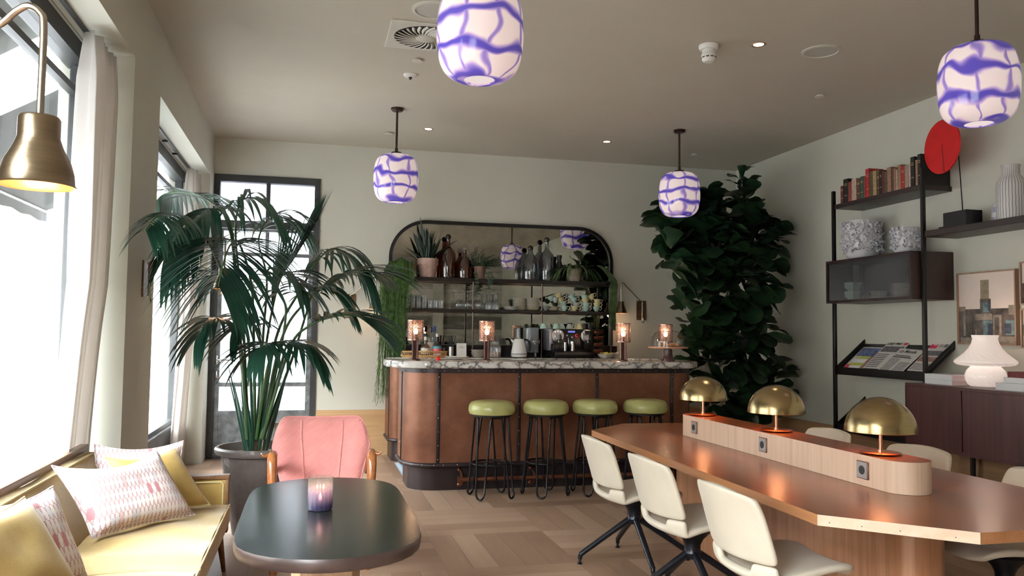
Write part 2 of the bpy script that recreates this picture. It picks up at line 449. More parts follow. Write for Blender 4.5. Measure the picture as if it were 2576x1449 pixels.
# ------------------------------------------------------------------ curtains
def cloth(name, c, trans=.35, rough=.9, scale=400):
    t = NT(name); nz = t.noise(t.mapping(t.coord(), (1, 1, .3)), scale, 2)
    b = t.bsdf(c, rough, 0, Normal=t.bump(nz.outputs[0], .15, .002))
    tl = t.n('ShaderNodeBsdfTranslucent', {0: c})
    return t.done(t.n('ShaderNodeMixShader', {0: trans, 1: b, 2: tl}))
linen_m = cloth('white curtain linen', (.80, .77, .74), .4)
def curtain(y0, y1, yb0, lab, seed):
    r = random.Random(seed); nf = 10; n = nf * 10 + 1
    t = thing('curtain', lab, 'curtain', (-1.25, (y0 + y1) / 2, 0), group='white floor length curtains at the window edges')
    rows = []
    for i in range(25):
        f = i / 24; z = .015 + (ZSOF - .05) * f
        a = (.028 + .020 * min(1, f * 1.6)) * min(1, (1 - f) * 5 + .6); xs = -.085 * max(0, 1 - f * 1.9) ** .7
        ya = yb0 + (y0 - yb0) * f ** .7
        row = []
        for k in range(n):
            s = k / (n - 1)
            ph = 2 * PI * nf * s + .4 * math.sin(3 * s + 2 * f)
            fold = math.sin(ph * .5 + seed) * a + .35 * a * math.sin(ph * 1.31 + 2 * f)
            row.append((xs + fold + .01 * math.sin(5 * f + 9 * s), ya + (y1 - ya) * s - (y0 + y1) / 2, z))
        rows.append(row)
    mod_solid(MB().grid(rows).build('panel', linen_m, t), .003)
    return t
curtain(4.96, 5.42, 4.80, 'white linen curtain gathered at the far end of the nearer window', 1)
curtain(9.00, 9.41, 8.80, 'white linen curtain hanging behind the palm beside the door', 4)
for a, b, lab in ((2.42, 5.5, 'black curtain track over the nearer window'), (6.39, 9.47, 'black curtain track over the window behind the palm')):
    t = thing('curtain_track', lab, 'curtain track', (-1.30, (a + b) / 2, ZSOF), group='black curtain tracks on the window soffits')
    h = (b - a) / 2 - .01
    MB().box(-.012, .012, -h, h, -.018, 0).build('rail', black_m, t)
    m = MB(); m.box(-.062, -.058, -h, h, -.004, 0); m.build('wire', steel_grey, t)
    for y in ([-.35, .5] if a < 4 else [-1.2, -.75, -.1, .45]):
        MB().box(-.045, .004, y - .012, y + .012, -.03, -.012, .004, 1).build('glide', black_m, t)

# ------------------------------------------------------------------ brass wall lamps
brass_d = brass('aged brass', (.27, .21, .14), .3)
brass_a = brass('antique brass arm', (.46, .40, .32), .3)
copper_in = M('copper inside of shade', (.85, .38, .16), .35, .6, var=.05)
bulb_warm = emit('warm bulb', (1, .72, .42), 14)
def lampshade_prof(k=1.0):
    o = [(.012, .1), (.036, .1), (.04, .094), (.040, .055), (.047, .035), (.062, .005), (.069, -.02), (.071, -.042), (.0745, -.046)]
    return o
def sconce(loc, rz, tip, lab, plate=True):
    """plate on a wall (local y=0, room towards -y); the shade hangs under `tip` (local x, y)"""
    t = thing('wall_lamp', lab, 'wall lamp', loc, rz, group='brass swing arm wall lamps')
    MB().box(-.066, .066, -.012, 0, -.125, .125, .003, 1).build('wall_plate', M('dark brass plate', (.17, .105, .06), .5, .8, var=.25), t)
    sc = MB()
    for x in (-.052, .052):
        for z in (-.11, .11): sc.sphere((x, -.012, z), .006, 6)
    sc.build('screw', brass_a, t)
    z1 = .335
    top = Vector((tip[0], tip[1], z1))
    d = Vector((tip[0], tip[1] + .035, 0)).normalized()
    path = spline([(0, -.035, -.115), (0, -.035, .06), (0, -.035, .11)] + [tuple(Vector((0, -.035, .125)) + d * .03)] , 5)
    st_ = Vector((0, -.035, .13)) + d * .05; en_ = top - d * .075 - Vector((0, 0, .040))
    path += spline([tuple(st_), tuple(st_.lerp(en_, .12)), tuple(st_.lerp(en_, .5)), tuple(st_.lerp(en_, .9)), tuple(top - d * .075 - Vector((0, 0, .040))), tuple(top - d * .045 - Vector((0, 0, .012))), tuple(top - d * .020), tuple(top + d * .004 - Vector((0, 0, .014))), (top.x + d.x * .013, top.y + d.y * .013, z1 - .05), (top.x + d.x * .013, top.y + d.y * .013, .10)], 6)
    MB().tube(path, .0075, 10).build('arm', brass_a, t)
    c = (top.x + d.x * .013, top.y + d.y * .013, 0)
    s = MB().slot(0).lathe(lampshade_prof(), c, 40, False)
    s.slot(1).lathe([(r - .0015, z - .001) for r, z in lampshade_prof()][::-1], c, 40, False)
    sh = s.build('lamp_shade', [brass_d, copper_in], t)
    MB().sphere((c[0], c[1], c[2] - .005), .03, 12).build('bulb', bulb_warm, t)
    MB().box(-.012, .012, -.06, -.036, -.135, -.1, .004, 1).build('cord_grip', white_p, t)
    MB().tube(spline([(-.01, -.048, -.13), (-.008, -.05, -.155), (.012, -.05, -.155), (.02, -.04, -.1), (.01, -.036, 0)], 5), .003, 6).build('cord', black_m, t)
    return t
sconce((XL, 1.98, 1.79), PI / 2, (-.10, -.545), 'large looking brass bell wall lamp hanging nearest, in front of the bright window')
sconce((XL, 6.02, 1.79), PI / 2, (.18, -.49), 'brass wall lamp on the pillar, its shade half hidden by palm leaves')
sconce((.435, YB, 1.76), 0, (.27, -.22), 'brass wall lamp between the palm and the hanging green plant')
sconce((4.11, YB, 1.76), 0, (-.35, -.22), 'brass wall lamp right of the arched mirror beside the fig tree')

# ------------------------------------------------------------------ mustard sofa
def velvet(name, c, c2, scale=6):
    t = NT(name); co = t.coord()
    n1 = t.noise(co, scale, 4, .6)
    n2 = t.noise(t.mapping(co, (40, 3, 40)), 6, 3)
    f = t.math('ADD', t.math('MULTIPLY', n1.outputs[0], .6), t.math('MULTIPLY', n2.outputs[0], .4))
    return t.done(t.bsdf(t.ramp(f, [(.3, c), (.7, c2)]), .62, 0, Sheen_Weight=.5, Sheen_Roughness=.4, Normal=t.bump(n2.outputs[0], .12, .003)))
mustard = velvet('mustard velvet', (.35, .225, .05), (.50, .35, .11))
mustard_p = M('mustard piping', (.62, .52, .27), .6)
walnut = wood('walnut frame', (.10, .045, .02), (.24, .12, .055), 'Y', .3, 1.0)
SX0, SX1, SY0, SY1 = -1.31, -.46, 2.92, 5.30
sofa = thing('sofa', 'long mustard velvet sofa with wooden rail along the bright window', 'sofa', (-.88, 4.11, 0))
o = (-.88, 4.11)
def sx(x): return x - o[0]
def sy(y): return y - o[1]
# frame
f = MB(); f.box(sx(-1.275), sx(-1.225), sy(SY0), sy(5.19), .745, .785, .006)
f.build('back_rail', walnut, sofa)
f = MB(); f.box(sx(-1.26), sx(-.475), sy(SY0), sy(SY1 - .01), .235, .275, .004); f.build('seat_rail', walnut, sofa)
for x, y in ((-.51, 5.24), (-1.26, 5.24), (-.51, 2.98), (-1.26, 2.98)):
    MB().cyl((sx(x), sy(y), .26), (sx(x + (.035 if x > -1 else -.02)), sy(y + (.03 if y > 4 else -.03)), 0), .024, .012, 14).build('leg', walnut, sofa)
# back upholstery: a leaning slab with a soft top
prof = [(-1.265, .30), (-1.265, .70), (-1.255, .735), (-1.23, .748), (-1.19, .735), (-1.165, .69), (-1.10, .55), (-1.05, .43), (-1.03, .32), (-1.05, .28)]
rows = []
N = 40
for i in range(N + 1):
    y = SY0 + .08 + (SY1 - .16 - SY0) * i / N
    e = min(i, N - i); ins = .03 if e == 0 else 0
    rows.append([(sx(x + (ins if x < -1.2 else -ins)), sy(y), z - ins * .3 + .006 * math.sin(7 * y + 9 * z)) for x, z in prof])
b = MB().grid(rows); b.add(rows[0], [tuple(range(len(prof)))]); b.add(rows[-1], [tuple(range(len(prof)))[::-1]])
b.build('backrest', mustard, sofa)
MB().tube([(sx(-1.19), sy(SY0 + .1), .738), (sx(-1.19), sy(3.6), .735), (sx(-1.19), sy(4.3), .737), (sx(-1.19), sy(SY1 - .1), .738)], .006, 8).build('piping', mustard_p, sofa)
# seat cushions with a seam at y = 3.83
for y0, y1 in ((SY0 + .08, 3.83), (3.835, SY1 - .085)):
    rows = []
    n = 24; mrow = 14
    for i in range(n + 1):
        y = y0 + (y1 - y0) * i / n; ey = min(i, n - i)
        d = .012 * (1 - min(1, ey / 3)); row = []
        for k in range(mrow + 1):
            x = -1.09 + (-.455 + 1.09) * k / mrow
            crown = .022 * math.sin(PI * k / mrow) * (1 if ey > 2 else .5)
            row.append((sx(x), sy(y), .415 + crown - d + .003 * math.sin(11 * x + 17 * y)))
        row += [(sx(-.447), sy(y), .405 - d), (sx(-.443), sy(y), .39), (sx(-.445), sy(y), .31), (sx(-.452), sy(y), .285), (sx(-.5), sy(y), .278)]
        rows.append(row)
    c = MB().grid(rows); c.add(rows[0], [tuple(range(len(rows[0])))[::-1]]); c.add(rows[-1], [tuple(range(len(rows[0])))])
    cu = c.build('seat_cushion', mustard, sofa)
    MB().tube([(sx(-.447), sy(y0 + .01), .408), (sx(-.447), sy(y1 - .01), .408)], .005, 8).build('piping', mustard_p, cu)
# arms
for ya, s in ((SY1 - .08, 1), (SY0, -1)):
    a = MB(); a.box(sx(-1.28), sx(-.47), sy(ya + .005), sy(ya + .07), .27, .556, .012); arm = a.build('arm_panel', mustard, sofa)
    MB().box(sx(-1.27), sx(-.455), sy(ya - .005), sy(ya + .08), .556, .578, .004).build('arm_cap', walnut, sofa)
    MB().box(sx(-.475), sx(-.458), sy(ya + .0), sy(ya + .075), .24, .556, .003).build('arm_post', walnut, sofa)
    yy = ya + .002 if s > 0 else ya + .073
    MB().tube([(sx(-1.05), sy(yy), .54), (sx(-.50), sy(yy), .54), (sx(-.488), sy(yy), .528), (sx(-.488), sy(yy), .40)], .005, 8).build('piping', mustard_p, arm)

# ------------------------------------------------------------------ cushions
def pattern_mat():
    t = NT('rose honeycomb print'); x, y, z = t.sep(t.coord())
    v = t.math('DIVIDE', z, .058); row = t.math('FLOOR', v)
    u = t.math('ADD', t.math('DIVIDE', x, .023), t.math('MULTIPLY', row, .5))
    cu = t.math('FLOOR', u)
    fu = t.math('ABSOLUTE', t.math('SUBTRACT', t.math('FRACT', u), .5)); fv = t.math('ABSOLUTE', t.math('SUBTRACT', t.math('FRACT', v), .5))
    hexd = t.math('ADD', fu, t.math('MULTIPLY', fv, .55))
    key = t.n('ShaderNodeCombineXYZ', {0: cu, 1: row, 2: 0.5})
    rn = t.n('ShaderNodeTexWhiteNoise', {0: key}, noise_dimensions='2D').outputs[0]
    cell = t.ramp(rn, [(.0, (.80, .72, .70)), (.62, (.74, .68, .69)), (.72, (.62, .60, .63)), (.93, (.50, .20, .22)), (.97, (.68, .48, .48))])
    cell.node.color_ramp.interpolation = 'CONSTANT'
    line = t.math('GREATER_THAN', hexd, .50); gap = t.math('GREATER_THAN', hexd, .60)
    stripe = t.math('GREATER_THAN', t.math('SINE', t.math('MULTIPLY', z, 700)), .2)
    base = t.mix(stripe, (.72, .60, .58), (.52, .26, .27))
    c = t.mix(line, cell, (.42, .24, .26)); c = t.mix(gap, c, base)
    nz = t.noise(t.coord(), 500, 2)
    return t.done(t.bsdf(c, .8, 0, Sheen_Weight=.2, Normal=t.bump(nz.outputs[0], .2, .002)))
rose_m = pattern_mat()
def pillow(lab, mat, w, h, th, BL, BR, back, group, sag=0.0, pipe=None, skew=0.0):
    """BL, BR: bottom corners (world); back: world vector from bottom edge to top edge"""
    BL, BR, bk = Vector(BL), Vector(BR), Vector(back)
    X = (BR - BL).normalized(); Z = (bk - X * bk.dot(X)).normalized(); Y = Z.cross(X)
    c = (BL + BR) / 2 + Z * (h / 2)
    mt = Matrix((X, Y, Z)).transposed().to_4x4(); mt.translation = c
    t = thing('cushion', lab, 'cushion', (0, 0, 0), group=group); t.matrix_world = mt
    n = 26; m = MB(); r = random.Random(int(w * 1000 + h * 77 + BL.x * 991))
    ph = [r.uniform(0, 6) for _ in range(6)]
    def pt(i, k, sgn):
        u = -1 + 2 * i / n; v = -1 + 2 * k / n
        px = u * (w / 2) * (1 - .075 * (1 - v * v)); pz = v * (h / 2) * (1 - .075 * (1 - u * u))
        d = th / 2 * ((1 - u ** 4) * (1 - v ** 4)) ** .55
        d += .006 * math.sin(4 * u + ph[0]) * math.sin(5 * v + ph[1]) * (1 - u * u) * (1 - v * v)
        pz -= sag * max(0, v) ** 2 * (1 - u * u)
        return (px + skew * v, sgn * d, pz)
    for s in (1, -1):
        rows = [[pt(i, k, s) for k in range(n + 1)] for i in range(n + 1)]
        m.grid(rows if s < 0 else rows[::-1])
    m.build('cover', mat, t, angle=60)
    e = [pt(i, 0, 0) for i in range(n)] + [pt(n, k, 0) for k in range(n)] + [pt(n - i, n, 0) for i in range(n)] + [pt(0, n - k, 0) for k in range(n)]
    MB().tube(e, .005, 6, closed=True).build('piping', pipe or mat, t)
    return t
G = 'scatter cushions on the mustard sofa'
pillow('large rose and cream patterned cushion in front, on the sofa seat', rose_m, .59, .39, .16, (-1.02, 4.28, .452), (-.615, 4.72, .452), (-.19, .12, .37), G, .05, None, -.045)
pillow('plain mustard cushion tucked right behind the large patterned one', mustard, .42, .37, .12, (-.90, 4.70, .452), (-.575, 4.965, .452), (-.19, .12, .33), G, .03, mustard_p, -.05)
pillow('patterned cushion at the very back, against the far sofa arm', rose_m, .47, .34, .10, (-1.16, 5.07, .455), (-.72, 5.15, .455), (-.03, .03, .34), G, .03)
pillow('mustard cushion with pale piping nearest, at the lower left', mustard, .48, .43, .15, (-.96, 3.02, .45), (-.83, 3.40, .45), (-.20, .06, .30), G, .02, mustard_p)
pillow('patterned cushion peeking out behind the nearest mustard one', rose_m, .44, .40, .13, (-1.02, 3.28, .45), (-.86, 3.60, .45), (-.15, .05, .3), G, .02)

# ------------------------------------------------------------------ dark table with candle
dark_table = M('black green lacquered wood', (.009, .012, .010), .2, 0, var=.3, vscale=5, Specular_IOR_Level=.2)
rim_m = M('worn dark table edge', (.045, .028, .025), .35, var=.3)
t = thing('coffee_table', 'dark lacquered table with rounded ends in front of the pink armchair', 'table', (.09, 3.835, 0))
ZT = .645
q_ = [(0, .83), (.07, .823), (.14, .802), (.21, .764), (.265, .716), (.31, .655), (.34, .588), (.357, .50), (.364, .40), (.367, .2)]
bp = [(x, -y) for x, y in q_] + [(x, y) for x, y in q_[::-1]] + [(-x, y) for x, y in q_[1:]] + [(-x, -y) for x, y in q_[:0:-1]]
m = MB(); layers = [(1.0, ZT), (1.008, ZT - .008), (1.010, ZT - .018), (1.004, ZT - .038), (.985, ZT - .050), (.93, ZT - .056)]
rows = [[(x * s, y * (1 + (s - 1) * .5), z) for x, y in bp] for s, z in layers]
m.slot(1).grid(rows, True); m.slot(0).add([(x, y, ZT) for x, y in bp], [tuple(range(len(bp)))])
m.slot(1).add(rows[-1], [tuple(range(len(bp)))[::-1]])
m.build('tabletop', [dark_table, rim_m], t)
ped = wood('oak pedestal', (.30, .17, .09), (.52, .33, .19), 'Z', .35)
pp = [(-.11, -.13), (.11, -.13), (.15, -.02), (.15, .12), (.1, .2), (-.1, .2), (-.15, .12), (-.15, -.02)]
MB().prism(pp, .035, ZT - .056, bevel=.01).build('pedestal', ped, t)
MB().prism(rrect(-.24, .24, -.34, .34, .1), 0, .035, bevel=.006).build('foot_plate', black_m, t)

t = thing('candle_holder', 'ribbed glass tumbler with a lit tealight on the dark table', 'candle holder', (.058, 3.84, ZT))
def candleglass():
    t2 = NT('purple fade glass'); x, y, z = t2.sep(t2.coord())
    f = t2.n('ShaderNodeMapRange', {0: z, 1: .02, 2: .125}).outputs[0]
    col = t2.ramp(f, [(0, (.13, .12, .25)), (.55, (.45, .42, .60)), (1, (.93, .93, .93))])
    tr = t2.n('ShaderNodeBsdfTransparent', {0: col}); gl = t2.n('ShaderNodeBsdfGlossy', {1: .05})
    df = t2.n('ShaderNodeBsdfTranslucent', {0: col}); dd = t2.n('ShaderNodeBsdfDiffuse', {0: col})
    body = t2.n('ShaderNodeMixShader', {0: .4, 1: df, 2: dd})
    op = t2.ramp(f, [(0, (.75,) * 3), (.55, (.45,) * 3), (1, (.06,) * 3)])
    lw = t2.n('ShaderNodeLayerWeight', {0: .3})
    a = t2.n('ShaderNodeMixShader', {0: op, 1: tr, 2: body})
    return t2.done(t2.n('ShaderNodeMixShader', {0: t2.math('MULTIPLY_ADD', lw.outputs['Facing'], .5, .06), 1: a, 2: gl}))
n = 64
rib = lambda k: 1 + .018 * math.cos(k * 2 * PI * 16 / n)
prof = [(.02, .002), (.05, .002), (.054, .008), (.055, .146), (.052, .146), (.051, .02), (.0, .02)]
m = MB(); m.grid([[(r * rib(k) * math.cos(2 * PI * k / n), r * rib(k) * math.sin(2 * PI * k / n), z) for k in range(n)] for r, z in prof], True)
m.build('glass', candleglass(), t)
MB().lathe([(0, .021), (.02, .021), (.02, .036), (.017, .037), (.0, .035)], n=20).build('tealight', M('wax', (.85, .78, .7), .5), t)
MB().lathe([(0, .038), (.007, .044), (.008, .052), (.004, .066), (0, .078)], n=12, cap=False).build('flame', emit('flame', (1, .55, .2), 40), t)

# ------------------------------------------------------------------ pink armchair
def ribbed(name, c):
    t2 = NT(name); x, y, z = t2.sep(t2.coord())
    w = t2.math('SINE', t2.math('MULTIPLY', t2.math('SUBTRACT', z, t2.math('MULTIPLY', x, .8)), 430))
    nz = t2.noise(t2.coord(), 14, 3)
    col = t2.ramp(nz.outputs[0], [(.3, tuple(v * .9 for v in c)), (.7, c)])
    return t2.done(t2.bsdf(col, .85, 0, Sheen_Weight=.3, Normal=t2.bump(w, .35, .003)))
pink = ribbed('pink corded wool', (.70, .27, .25))
pink_p = M('pink piping', (.72, .30, .28), .8)
teak = wood('polished teak', (.25, .08, .025), (.42, .16, .055), 'Y', .2, 1.0, .5)
t = thing('armchair', 'pink corded wool armchair with carved teak arms between palm pot and bar', 'armchair', (.088, 5.55, 0))
# back panel: grid over u (width) and v (height), facing -y
rows = []; nu, nv = 28, 22
def backpt(u, v, side):
    # v 0..1 from seat to top
    hw = .24 + .078 * min(1, v * 1.3) ** 1.2
    top = .855 + .018 * abs(u) ** 2
    lim = 1 - .13 * max(0, abs(u) - .72) ** 2 / .08
    z = .36 + (top * lim - .36 + (1 - lim) * .02) * v
    if abs(u) > .8 and v > .8: hw *= 1 - .06 * ((abs(u) - .8) / .2) * ((v - .8) / .2)
    y = .10 + .20 * v - .085 * max(0, abs(u) - .42) ** 1.3 * 1.9 * (.4 + v)
    th = .045 * (1 - u ** 6) ** .5 * (1 - (2 * v - 1) ** 8) ** .5
    y += side * th
    return (u * hw, y, z)
m = MB()
for s in (-1, 1):
    rows = [[backpt(-1 + 2 * i / nu, k / nv, s) for k in range(nv + 1)] for i in range(nu + 1)]
    m.grid(rows if s > 0 else rows[::-1])
bk = m.build('backrest', pink, t, angle=60)
for u in (-.43, .43):
    MB().tube([backpt(u, k / nv, -1.08) for k in range(1, nv)], .0055, 8).build('piping', pink_p, bk)
e = [backpt(-1, k / nv, 0) for k in range(nv + 1)] + [backpt(-1 + 2 * i / nu, 1, 0) for i in range(1, nu + 1)] + [backpt(1, 1 - k / nv, 0) for k in range(1, nv + 1)]
MB().tube(e, .006, 8).build('piping', pink_p, bk)
MB().box(-.275, .275, -.42, .14, .27, .41, .045, 4).build('seat', pink, t)
fr = MB(); fr.box(-.26, .26, -.38, .2, .235, .275, .008); fr.build('seat_frame', teak, t)
for s in (-1, 1):
    path = spline([(s * .30, .16, .50), (s * .305, .0, .60), (s * .30, -.14, .665), (s * .305, -.24, .675), (s * .30, -.30, .66), (s * .298, -.335, .56), (s * .285, -.36, .3), (s * .275, -.40, .02), (s * .275, -.405, 0)], 6)
    rr = [.018 + .012 * math.sin(min(1, i / len(path) * 2.2) * PI / 2) - .014 * max(0, i / len(path) - .55) * 2 for i in range(len(path))]
    a = MB().tube(path, rr, 12)
    a.build('arm', teak, t)
    hp = spline([(s * .305, -.24, .68), (s * .315, -.275, .685), (s * .345, -.30, .682), (s * .365, -.31, .70)], 4)
    MB().tube(hp, [.02 - .016 * i / (len(hp) - 1) for i in range(len(hp))], 10).build('arm_tip', teak, t)
    MB().cyl((s * .24, .17, .26), (s * .27, .30, 0), .02, .012, 12).build('leg', teak, t)
# ------------------------------------------------------------------ bar
def marble_mat():
    t = NT('arabescato marble'); co = t.coord()
    d = t.noise(co, 2.2, 5, .6).outputs[1]
    warped = t.n('ShaderNodeVectorMath', {0: co, 1: t.n('ShaderNodeVectorMath', {0: d, 'Scale': .5}, operation='SCALE').outputs[0]}, operation='ADD').outputs[0]
    v = t.n('ShaderNodeTexVoronoi', {'Vector': t.mapping(warped, (4.5, 7, 7)), 'Scale': 1.4}, feature='DISTANCE_TO_EDGE').outputs['Distance']
    n2 = t.noise(co, 30, 4).outputs[0]
    f = t.math('ADD', v, t.math('MULTIPLY', t.math('SUBTRACT', n2, .5), .08))
    c = t.ramp(f, [(0, (.10, .10, .105)), (.035, (.32, .31, .30)), (.12, (.66, .64, .62)), (.35, (.80, .79, .77))])
    return t.done(t.bsdf(c, .14, 0, Coat_Weight=.2))
marble = marble_mat()
def patina():
    t = NT('patinated copper cladding'); co = t.coord()
    n1 = t.noise(co, 3.2, 6, .65); n2 = t.noise(co, 40, 3)
    c = t.ramp(n1.outputs[0], [(.25, (.115, .040, .022)), (.5, (.19, .075, .040)), (.75, (.27, .125, .075))])
    return t.done(t.bsdf(c, t.math('MULTIPLY_ADD', n1.outputs[0], .2, .34), .45, Normal=t.bump(n2.outputs[0], .05, .002)))
copper_m = patina()
kick_m = M('dark bronze kick plate', (.035, .025, .027), .38, .5, var=.2, vscale=4)
BX0, BX1, BY0, BY1 = .85, 3.76, 7.50, 8.15
def bar_outline(off, n=14):
    x0, x1, y0, y1, r = BX0 - off, BX1 + off, BY0 - off, BY1 + min(off, .02), .30 + off
    return arc((x0 + r, y0 + r), r, PI, 1.5 * PI, n) + arc((x1 - r, y0 + r), r, 1.5 * PI, 2 * PI, n) + [(x1, y1), (x0, y1)]
bar = thing('bar_counter', 'copper clad bar counter with rounded ends and black rivet strips', 'bar counter', (2.3, 7.8, 0))
bx = lambda pts: [(x - 2.3, y - 7.8) for x, y in pts]
MB().prism(bx(bar_outline(0)), .24, 1.075).build('cladding', copper_m, bar)
MB().prism(bx(bar_outline(-.05)), 0, .24).build('kick_plate', kick_m, bar)
MB().prism(bx(bar_outline(.008)), 1.075, 1.12).build('top_band', kick_m, bar)
b = MB()
ol = bar_outline(.002)[:30]
b.tube([(x - 2.3, y - 7.8, .235) for x, y in [(BX0 - .002, BY1)] + ol + [(BX1 + .002, BY1)]], .022, 10)
b.build('bottom_trim', kick_m, bar)
b = MB(); rv = MB()
rim = bar_outline(.004, 14)
for x, y, nx, ny in ((1.15, 7.5, 0, -1), (1.91, 7.5, 0, -1), (2.68, 7.5, 0, -1), (3.46, 7.5, 0, -1), (.85, 7.82, -1, 0), (3.76, 7.82, 1, 0)):
    w2 = .017
    b = MB()
    if ny: b.box(x - 2.3 - w2, x - 2.3 + w2, y - 7.8 - .009, y - 7.8 + .001, .24, 1.08, .004, 2)
    else: b.box(x - 2.3 + min(0, nx * .009), x - 2.3 + max(0, nx * .009), y - 7.8 - w2, y - 7.8 + w2, .24, 1.08, .004, 2)
    b.build('strip', kick_m, bar)
    for k in range(7): rv.sphere((x - 2.3 + nx * .009, y - 7.8 + ny * .009, .29 + .125 * k), .0055, 6)
for k in range(18):
    x = 1.2 + 2.22 * k / 17; rv.sphere((x - 2.3, 7.5 - 7.8 - .008, 1.097), .0055, 6); rv.sphere((x - 2.3, 7.5 - 7.8 - .022, .24), .0055, 6)
for i in range(1, 14, 3):
    for q in (bar_outline(.008)[i], bar_outline(.008)[15 + i]): rv.sphere((q[0] - 2.3, q[1] - 7.8, 1.097), .0055, 6)
    for q in (bar_outline(.022)[i], bar_outline(.022)[15 + i]): rv.sphere((q[0] - 2.3, q[1] - 7.8, .24), .0055, 6)
rv.build('rivet', chrome, bar)
fr = MB(); cop = M('copper tube', (.30, .12, .07), .3, .9, var=.2)
fr.tube([(1.33 - 2.3, 7.40 - 7.8, .12), (3.42 - 2.3, 7.40 - 7.8, .12)], .019, 14)
for x in (1.33, 3.42): fr.lathe([(.0, -.01), (.03, -.01), (.03, .01), (0, .01)], n=16, mtx=Matrix.Translation((x - 2.3, -.40, .12)) @ Matrix.Rotation(PI / 2, 4, 'Y'))
fr.build('foot_rail', cop, bar)
br = MB()
for x in (1.36, 2.04, 2.72, 3.39):
    br.tube(spline([(x - 2.3, 7.56 - 7.8, .185), (x - 2.3, 7.45 - 7.8, .175), (x - 2.3, 7.40 - 7.8, .12), (x - 2.3, 7.45 - 7.8, .065), (x - 2.3, 7.56 - 7.8, .05)], 5), .011, 8)
    for z in (.185, .05): br.sphere((x - 2.3, 7.545 - 7.8, z), .022, 10)
br.build('rail_bracket', cop, bar)
def top_outline():
    r = .42; x0, x1, y0, y1 = .69, 3.86, 7.42, 8.22
    return arc((x0 + r, y0 + r), r, PI, 1.5 * PI, 14) + arc((x1 - r, y0 + r), r, 1.5 * PI, 2 * PI, 14) + arc((x1 - .12, y1 - .12), .12, 0, PI / 2, 4) + arc((x0 + .12, y1 - .12), .12, PI / 2, PI, 4)
tag(MB().prism(bx(top_outline()), 1.12, 1.185, bevel=.014, seg=3).build('marble_worktop', marble, None, (2.3, 7.8, 0)), 'long white marble worktop with grey veins on the copper bar', 'worktop')
ZB = 1.185

# back counter
bc = thing('back_counter', 'copper clad back counter against the wall below the mirror', 'counter', (2.4, 9.5, 0))
def back_outline(off):
    x0, x1, y0, y1, r = .87 - off, 3.80 + off, 9.24 - off, 9.808, .12
    return arc((x0 + r, y0 + r), r, PI, 1.5 * PI, 8) + arc((x1 - r, y0 + r), r, 1.5 * PI, 2 * PI, 8) + [(x1, y1), (x0, y1)]
b2 = lambda pts: [(x - 2.4, y - 9.5) for x, y in pts]
MB().prism(b2(back_outline(0)), .24, 1.11).build('cladding', copper_m, bc)
MB().prism(b2(back_outline(-.035)), 0, .24).build('kick_plate', kick_m, bc)
MB().tube([(x - 2.4, y - 9.5, .24) for x, y in [(.87, 9.80)] + back_outline(.002)[:18]], .02, 8).build('bottom_trim', kick_m, bc)
b = MB(); b.box(-1.535, -1.525, -.16, -.13, .25, 1.11); b.build('strip', kick_m, bc)
MB().box(-1.46, 1.36, .27, .306, 1.16, 1.30).build('upstand', black_m, bc)
tag(MB().prism(b2(back_outline(.03)), 1.11, 1.16, bevel=.008).build('marble_worktop', marble, None, (2.4, 9.5, 0)), 'marble worktop of the back counter, carrying kettle and coffee machine', 'worktop')
ZK = 1.16

# arched mirror
mi = thing('mirror', 'arched smoky mirror in a black frame behind the bar', 'mirror', (2.29, YB, 1.305))
MX0, MX1, MZ1, MR = .905, 3.68, 2.77, .43
pa = [(MX0, 1.305)] + [(MX0 + MR - MR * math.cos(a), MZ1 - MR + MR * math.sin(a)) for a in [PI / 2 * k / 14 for k in range(15)]] \
    + [(MX1 - MR + MR * math.sin(a), MZ1 - MR + MR * math.cos(a)) for a in [PI / 2 * k / 14 for k in range(15)]] + [(MX1, 1.305)]
lp = [(x - 2.29, z - 1.305) for x, z in pa]
mt = NT('smoky antique mirror'); nz = mt.noise(mt.coord(), 3.5, 6, .7)
mirror_m = mt.done(mt.bsdf(mt.ramp(nz.outputs[0], [(.3, (.30, .30, .275)), (.7, (.50, .50, .46))]), .012, 1.0))
m = MB(); m.add([(x, -.018, z) for x, z in lp], [tuple(range(len(lp)))[::-1]]); m.add([(x, -.004, z) for x, z in lp], [tuple(range(len(lp)))])
m.build('mirror_glass', mirror_m, mi)
fm = MB()
rows = []
cx = 0
for off, y in ((-.012, -.020), (-.012, -.045), (.028, -.045), (.028, -.002)):
    row = []
    for i, (x, z) in enumerate(lp):
        a = lp[max(0, i - 1)]; c = lp[min(len(lp) - 1, i + 1)]
        dx, dz = c[0] - a[0], c[1] - a[1]; L = math.hypot(dx, dz)
        row.append((x - dz / L * off, y, z + dx / L * off))
    rows.append(row)
fm.grid(rows).build('frame', black_m, mi)

# open shelves in front of the mirror
sh = thing('wall_shelf', 'two black open shelves on thin metal rods in front of the mirror', 'shelf', (2.33, 9.67, ZK))
for nm, z0, z1 in (('shelf', 2.05, 2.095), ('shelf', 1.69, 1.727)):
    MB().box(1.04 - 2.33, 3.62 - 2.33, -.115, .105, z0 - ZK, z1 - ZK, .003, 1).build(nm, M('shelf steel', (.022, .018, .018), .3, .4), sh)
for x in (1.06, 1.862, 2.712, 3.60):
    MB().cyl((x - 2.33, -.10, 0), (x - 2.33, -.10, 2.05 - ZK), .010, n=10).build('rod', M('bronze rod', (.13, .09, .08), .35, .8), sh)
Z1, Z2 = 2.095, 1.727

